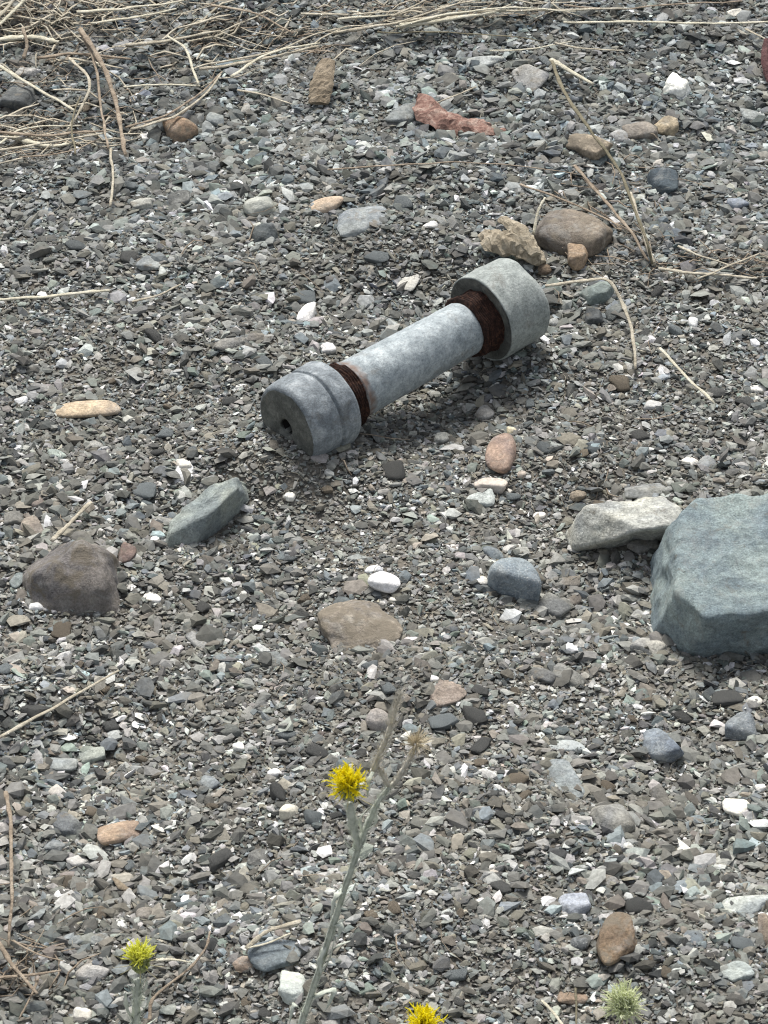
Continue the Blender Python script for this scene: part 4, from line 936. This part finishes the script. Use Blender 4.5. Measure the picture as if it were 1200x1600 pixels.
def stem_part(parent, P, w, mat, seed, name='stem', n=10, taper=.7, hairy=True):
    path = smooth_path(P, n); t = np.linspace(0, 1, len(path)); rad = w/2*(1-(1-taper)*t)
    r = random.Random(seed); G = [tube_geo(path, rad, 7)]
    if hairy:                                          # cottony wool and ragged wings along the stem
        T_ = np.gradient(path, axis=0); T_ /= np.linalg.norm(T_, axis=1)[:, None]
        for k in range(2):
            ang = r.uniform(-.4, .4) + k*math.pi; S = np.array([math.cos(ang), .35*math.sin(ang*1.7), math.sin(ang)*.3])
            ww = rad*(1.5+.9*np.array([mnoise.noise(Vector((i*.33, k*7.7+seed, 0))) for i in range(len(path))]))
            mid = path + S*ww[:, None]*.6
            G.append(tube_geo(mid, np.maximum(ww*.55, .0002), 5, .3))
        for i in range(int(len(path)*11)):
            j = r.randrange(len(path)-1); p = path[j]+(path[j+1]-path[j])*r.random(); d = np.array([r.gauss(0, 1), r.gauss(0, .6), r.gauss(0, .6)]); d = d/np.linalg.norm(d)+T_[j]*r.uniform(0, 1.2)
            l = w*r.uniform(.7, 1.5); G.append(tube_geo(np.array([p, p+d*l*.6, p+d*l+T_[j]*l*.4]), np.array([.00014, .0001, .00004]), 3, 1, False))
    V, F = join_geo(G); return link(name, mesh_np(name, V-np.array(parent.location), F, True), M[mat], parent)
def leaf(parent, P, w, mat, seed):
    path = smooth_path(P, 6); t = np.linspace(0, 1, len(path)); ww = w/2*np.sin(np.pi*np.clip(t*.85+.15, 0, 1))**.7*(1+.25*np.sin(t*21+seed))
    V, F = tube_geo(path, np.maximum(ww, .00015), 6, .18); return link('leaf', mesh_np('leaf', V-np.array(parent.location), F, True), M[mat], parent)

YP = -.53
def Q(px, py, dy=0.0): return at_y(px, py, YP+dy)
foot = at(455, 1760)
th = empty('star_thistle', foot); tag(th, 'tall grey-green star thistle with an orange-yellow flower and dry forked tip, bottom centre', 'thistle')
stem_part(th, [foot, Q(438,1690,-.01), Q(470,1600), Q(497,1520), Q(522,1440), Q(543,1375), Q(562,1320)], .0034, 'green', 3, taper=.85)
stem_part(th, [Q(562,1320), Q(578,1280,.002), Q(592,1250,.003), Q(609,1229,.004)], .0029, 'green', 4, taper=.7)
stem_part(th, [Q(560,1326), Q(553,1296,-.004), Q(546,1256,-.009)], .0030, 'green', 5, taper=1.1)
stem_part(th, [Q(609,1229,.004), Q(600,1214,.004), Q(594,1200,.004)], .0020, 'dry', 6, taper=.6)
stem_part(th, [Q(609,1231,.004), Q(622,1216,.006), Q(634,1194,.009), Q(645,1176,.012)], .0022, 'dry', 7, taper=.8)
stem_part(th, [Q(583,1206,.004), Q(590,1186,.004), Q(601,1160,.005), Q(612,1128,.006), Q(618,1105,.007), Q(628,1080,.008)], .0030, 'dry', 8, taper=.25)
for i, (p0, p1, p2, w, m_) in enumerate([((583,1206),(576,1222),(574,1246),.0028,'green'), ((604,1152),(622,1128),(631,1112),.0034,'dry'), ((612,1130),(610,1112),(616,1092),.0026,'dry'),
        ((590,1186),(604,1172),(612,1150),.0026,'dry'), ((548,1360),(566,1340),(582,1328),.0022,'green'), ((556,1330),(544,1322),(536,1304),.0026,'green'), ((572,1296),(586,1288),(588,1268),.0026,'green'),
        ((520,1446),(532,1446),(528,1468),.0040,'green'), ((505,1500),(524,1480),(548,1470),.0030,'green'), ((495,1530),(514,1500),(524,1462),.0030,'green'), ((484,1560),(520,1548),(508,1580),.0050,'green'),
        ((478,1590),(460,1570),(452,1600),.0040,'green'), ((538,1392),(524,1402),(516,1436),.0036,'green'), ((530,1420),(548,1398),(562,1362),.0026,'green'), ((566,1300),(562,1280),(576,1262),.0030,'green'),
        ((513,1470),(500,1500),(502,1524),.0034,'green')]):
    leaf(th, [Q(*p0), Q(*p1, -.004), Q(*p2, -.006)], w, m_, i)
flower_head(th, Q(543,1224,-.010), (-.12, -.22, .97), .0105, 'yellow', 5)
# dry seed head
r = random.Random(9); G = []; c0 = Q(650,1162,.013)
for i in range(150):
    d = Vector((r.gauss(0, 1), r.gauss(0, 1), r.gauss(.35, 1))).normalized(); l = r.uniform(.004, .010); p = c0 + np.array(d)*.0012
    e = p+np.array(d)*l; G.append(tube_geo(np.array([p, (p+e)/2+np.array((0, 0, r.uniform(-.001, .001))), e]), np.array([.00022, .00016, .00005]), 3, 1, False))
V, F = join_geo(G); link('seed_head', mesh_np('seed_head', V-foot, F, True), M['tuft'], th)

YP = -.50
foot = at(210, 1730)
t2 = empty('star_thistle', foot); tag(t2, 'short thistle stem with a lemon-yellow flower head at the bottom left', 'thistle')
stem_part(t2, [foot, Q(206,1660), Q(211,1600), Q(214,1560), Q(216,1530)], .0042, 'green', 12)
flower_head(t2, Q(217,1496), (-.05, -.2, .97), .0105, 'lemon', 15, .85, 150)
for i, (p0, p1, p2, w) in enumerate([((212,1590),(230,1570),(236,1546),.0036), ((210,1600),(198,1575),(196,1550),.003), ((214,1560),(226,1548),(230,1530),.003), ((211,1610),(232,1600),(246,1590),.003)]):
    leaf(t2, [Q(*p0), Q(*p1, -.004), Q(*p2, -.006)], w, 'green', i)
foot = at(662, 1800)
t3 = empty('star_thistle', foot); tag(t3, 'orange-yellow thistle flower just peeking over the bottom edge, right of the main stem', 'thistle')
stem_part(t3, [foot, Q(664,1720), Q(664,1640)], .004, 'green', 22)
flower_head(t3, Q(662,1604), (.05, -.4, .9), .0125, 'yellow', 25, 1.05, 200)
foot = at(985, 1760)
t4 = empty('star_thistle', foot); tag(t4, 'pale green closed thistle bud at the bottom edge below the rusty brown stone', 'thistle')
stem_part(t4, [foot, Q(984,1680), Q(980,1610)], .004, 'green', 32)
M['pale_green'] = mat_plain('pale_green', (.74, .79, .50), (.90, .93, .72), 500, .8, 0, .4)
flower_head(t4, Q(975,1570), (-.1, -.45, .88), .0120, 'pale_green', 35, 1.1, 230, 'pale_green', 6)
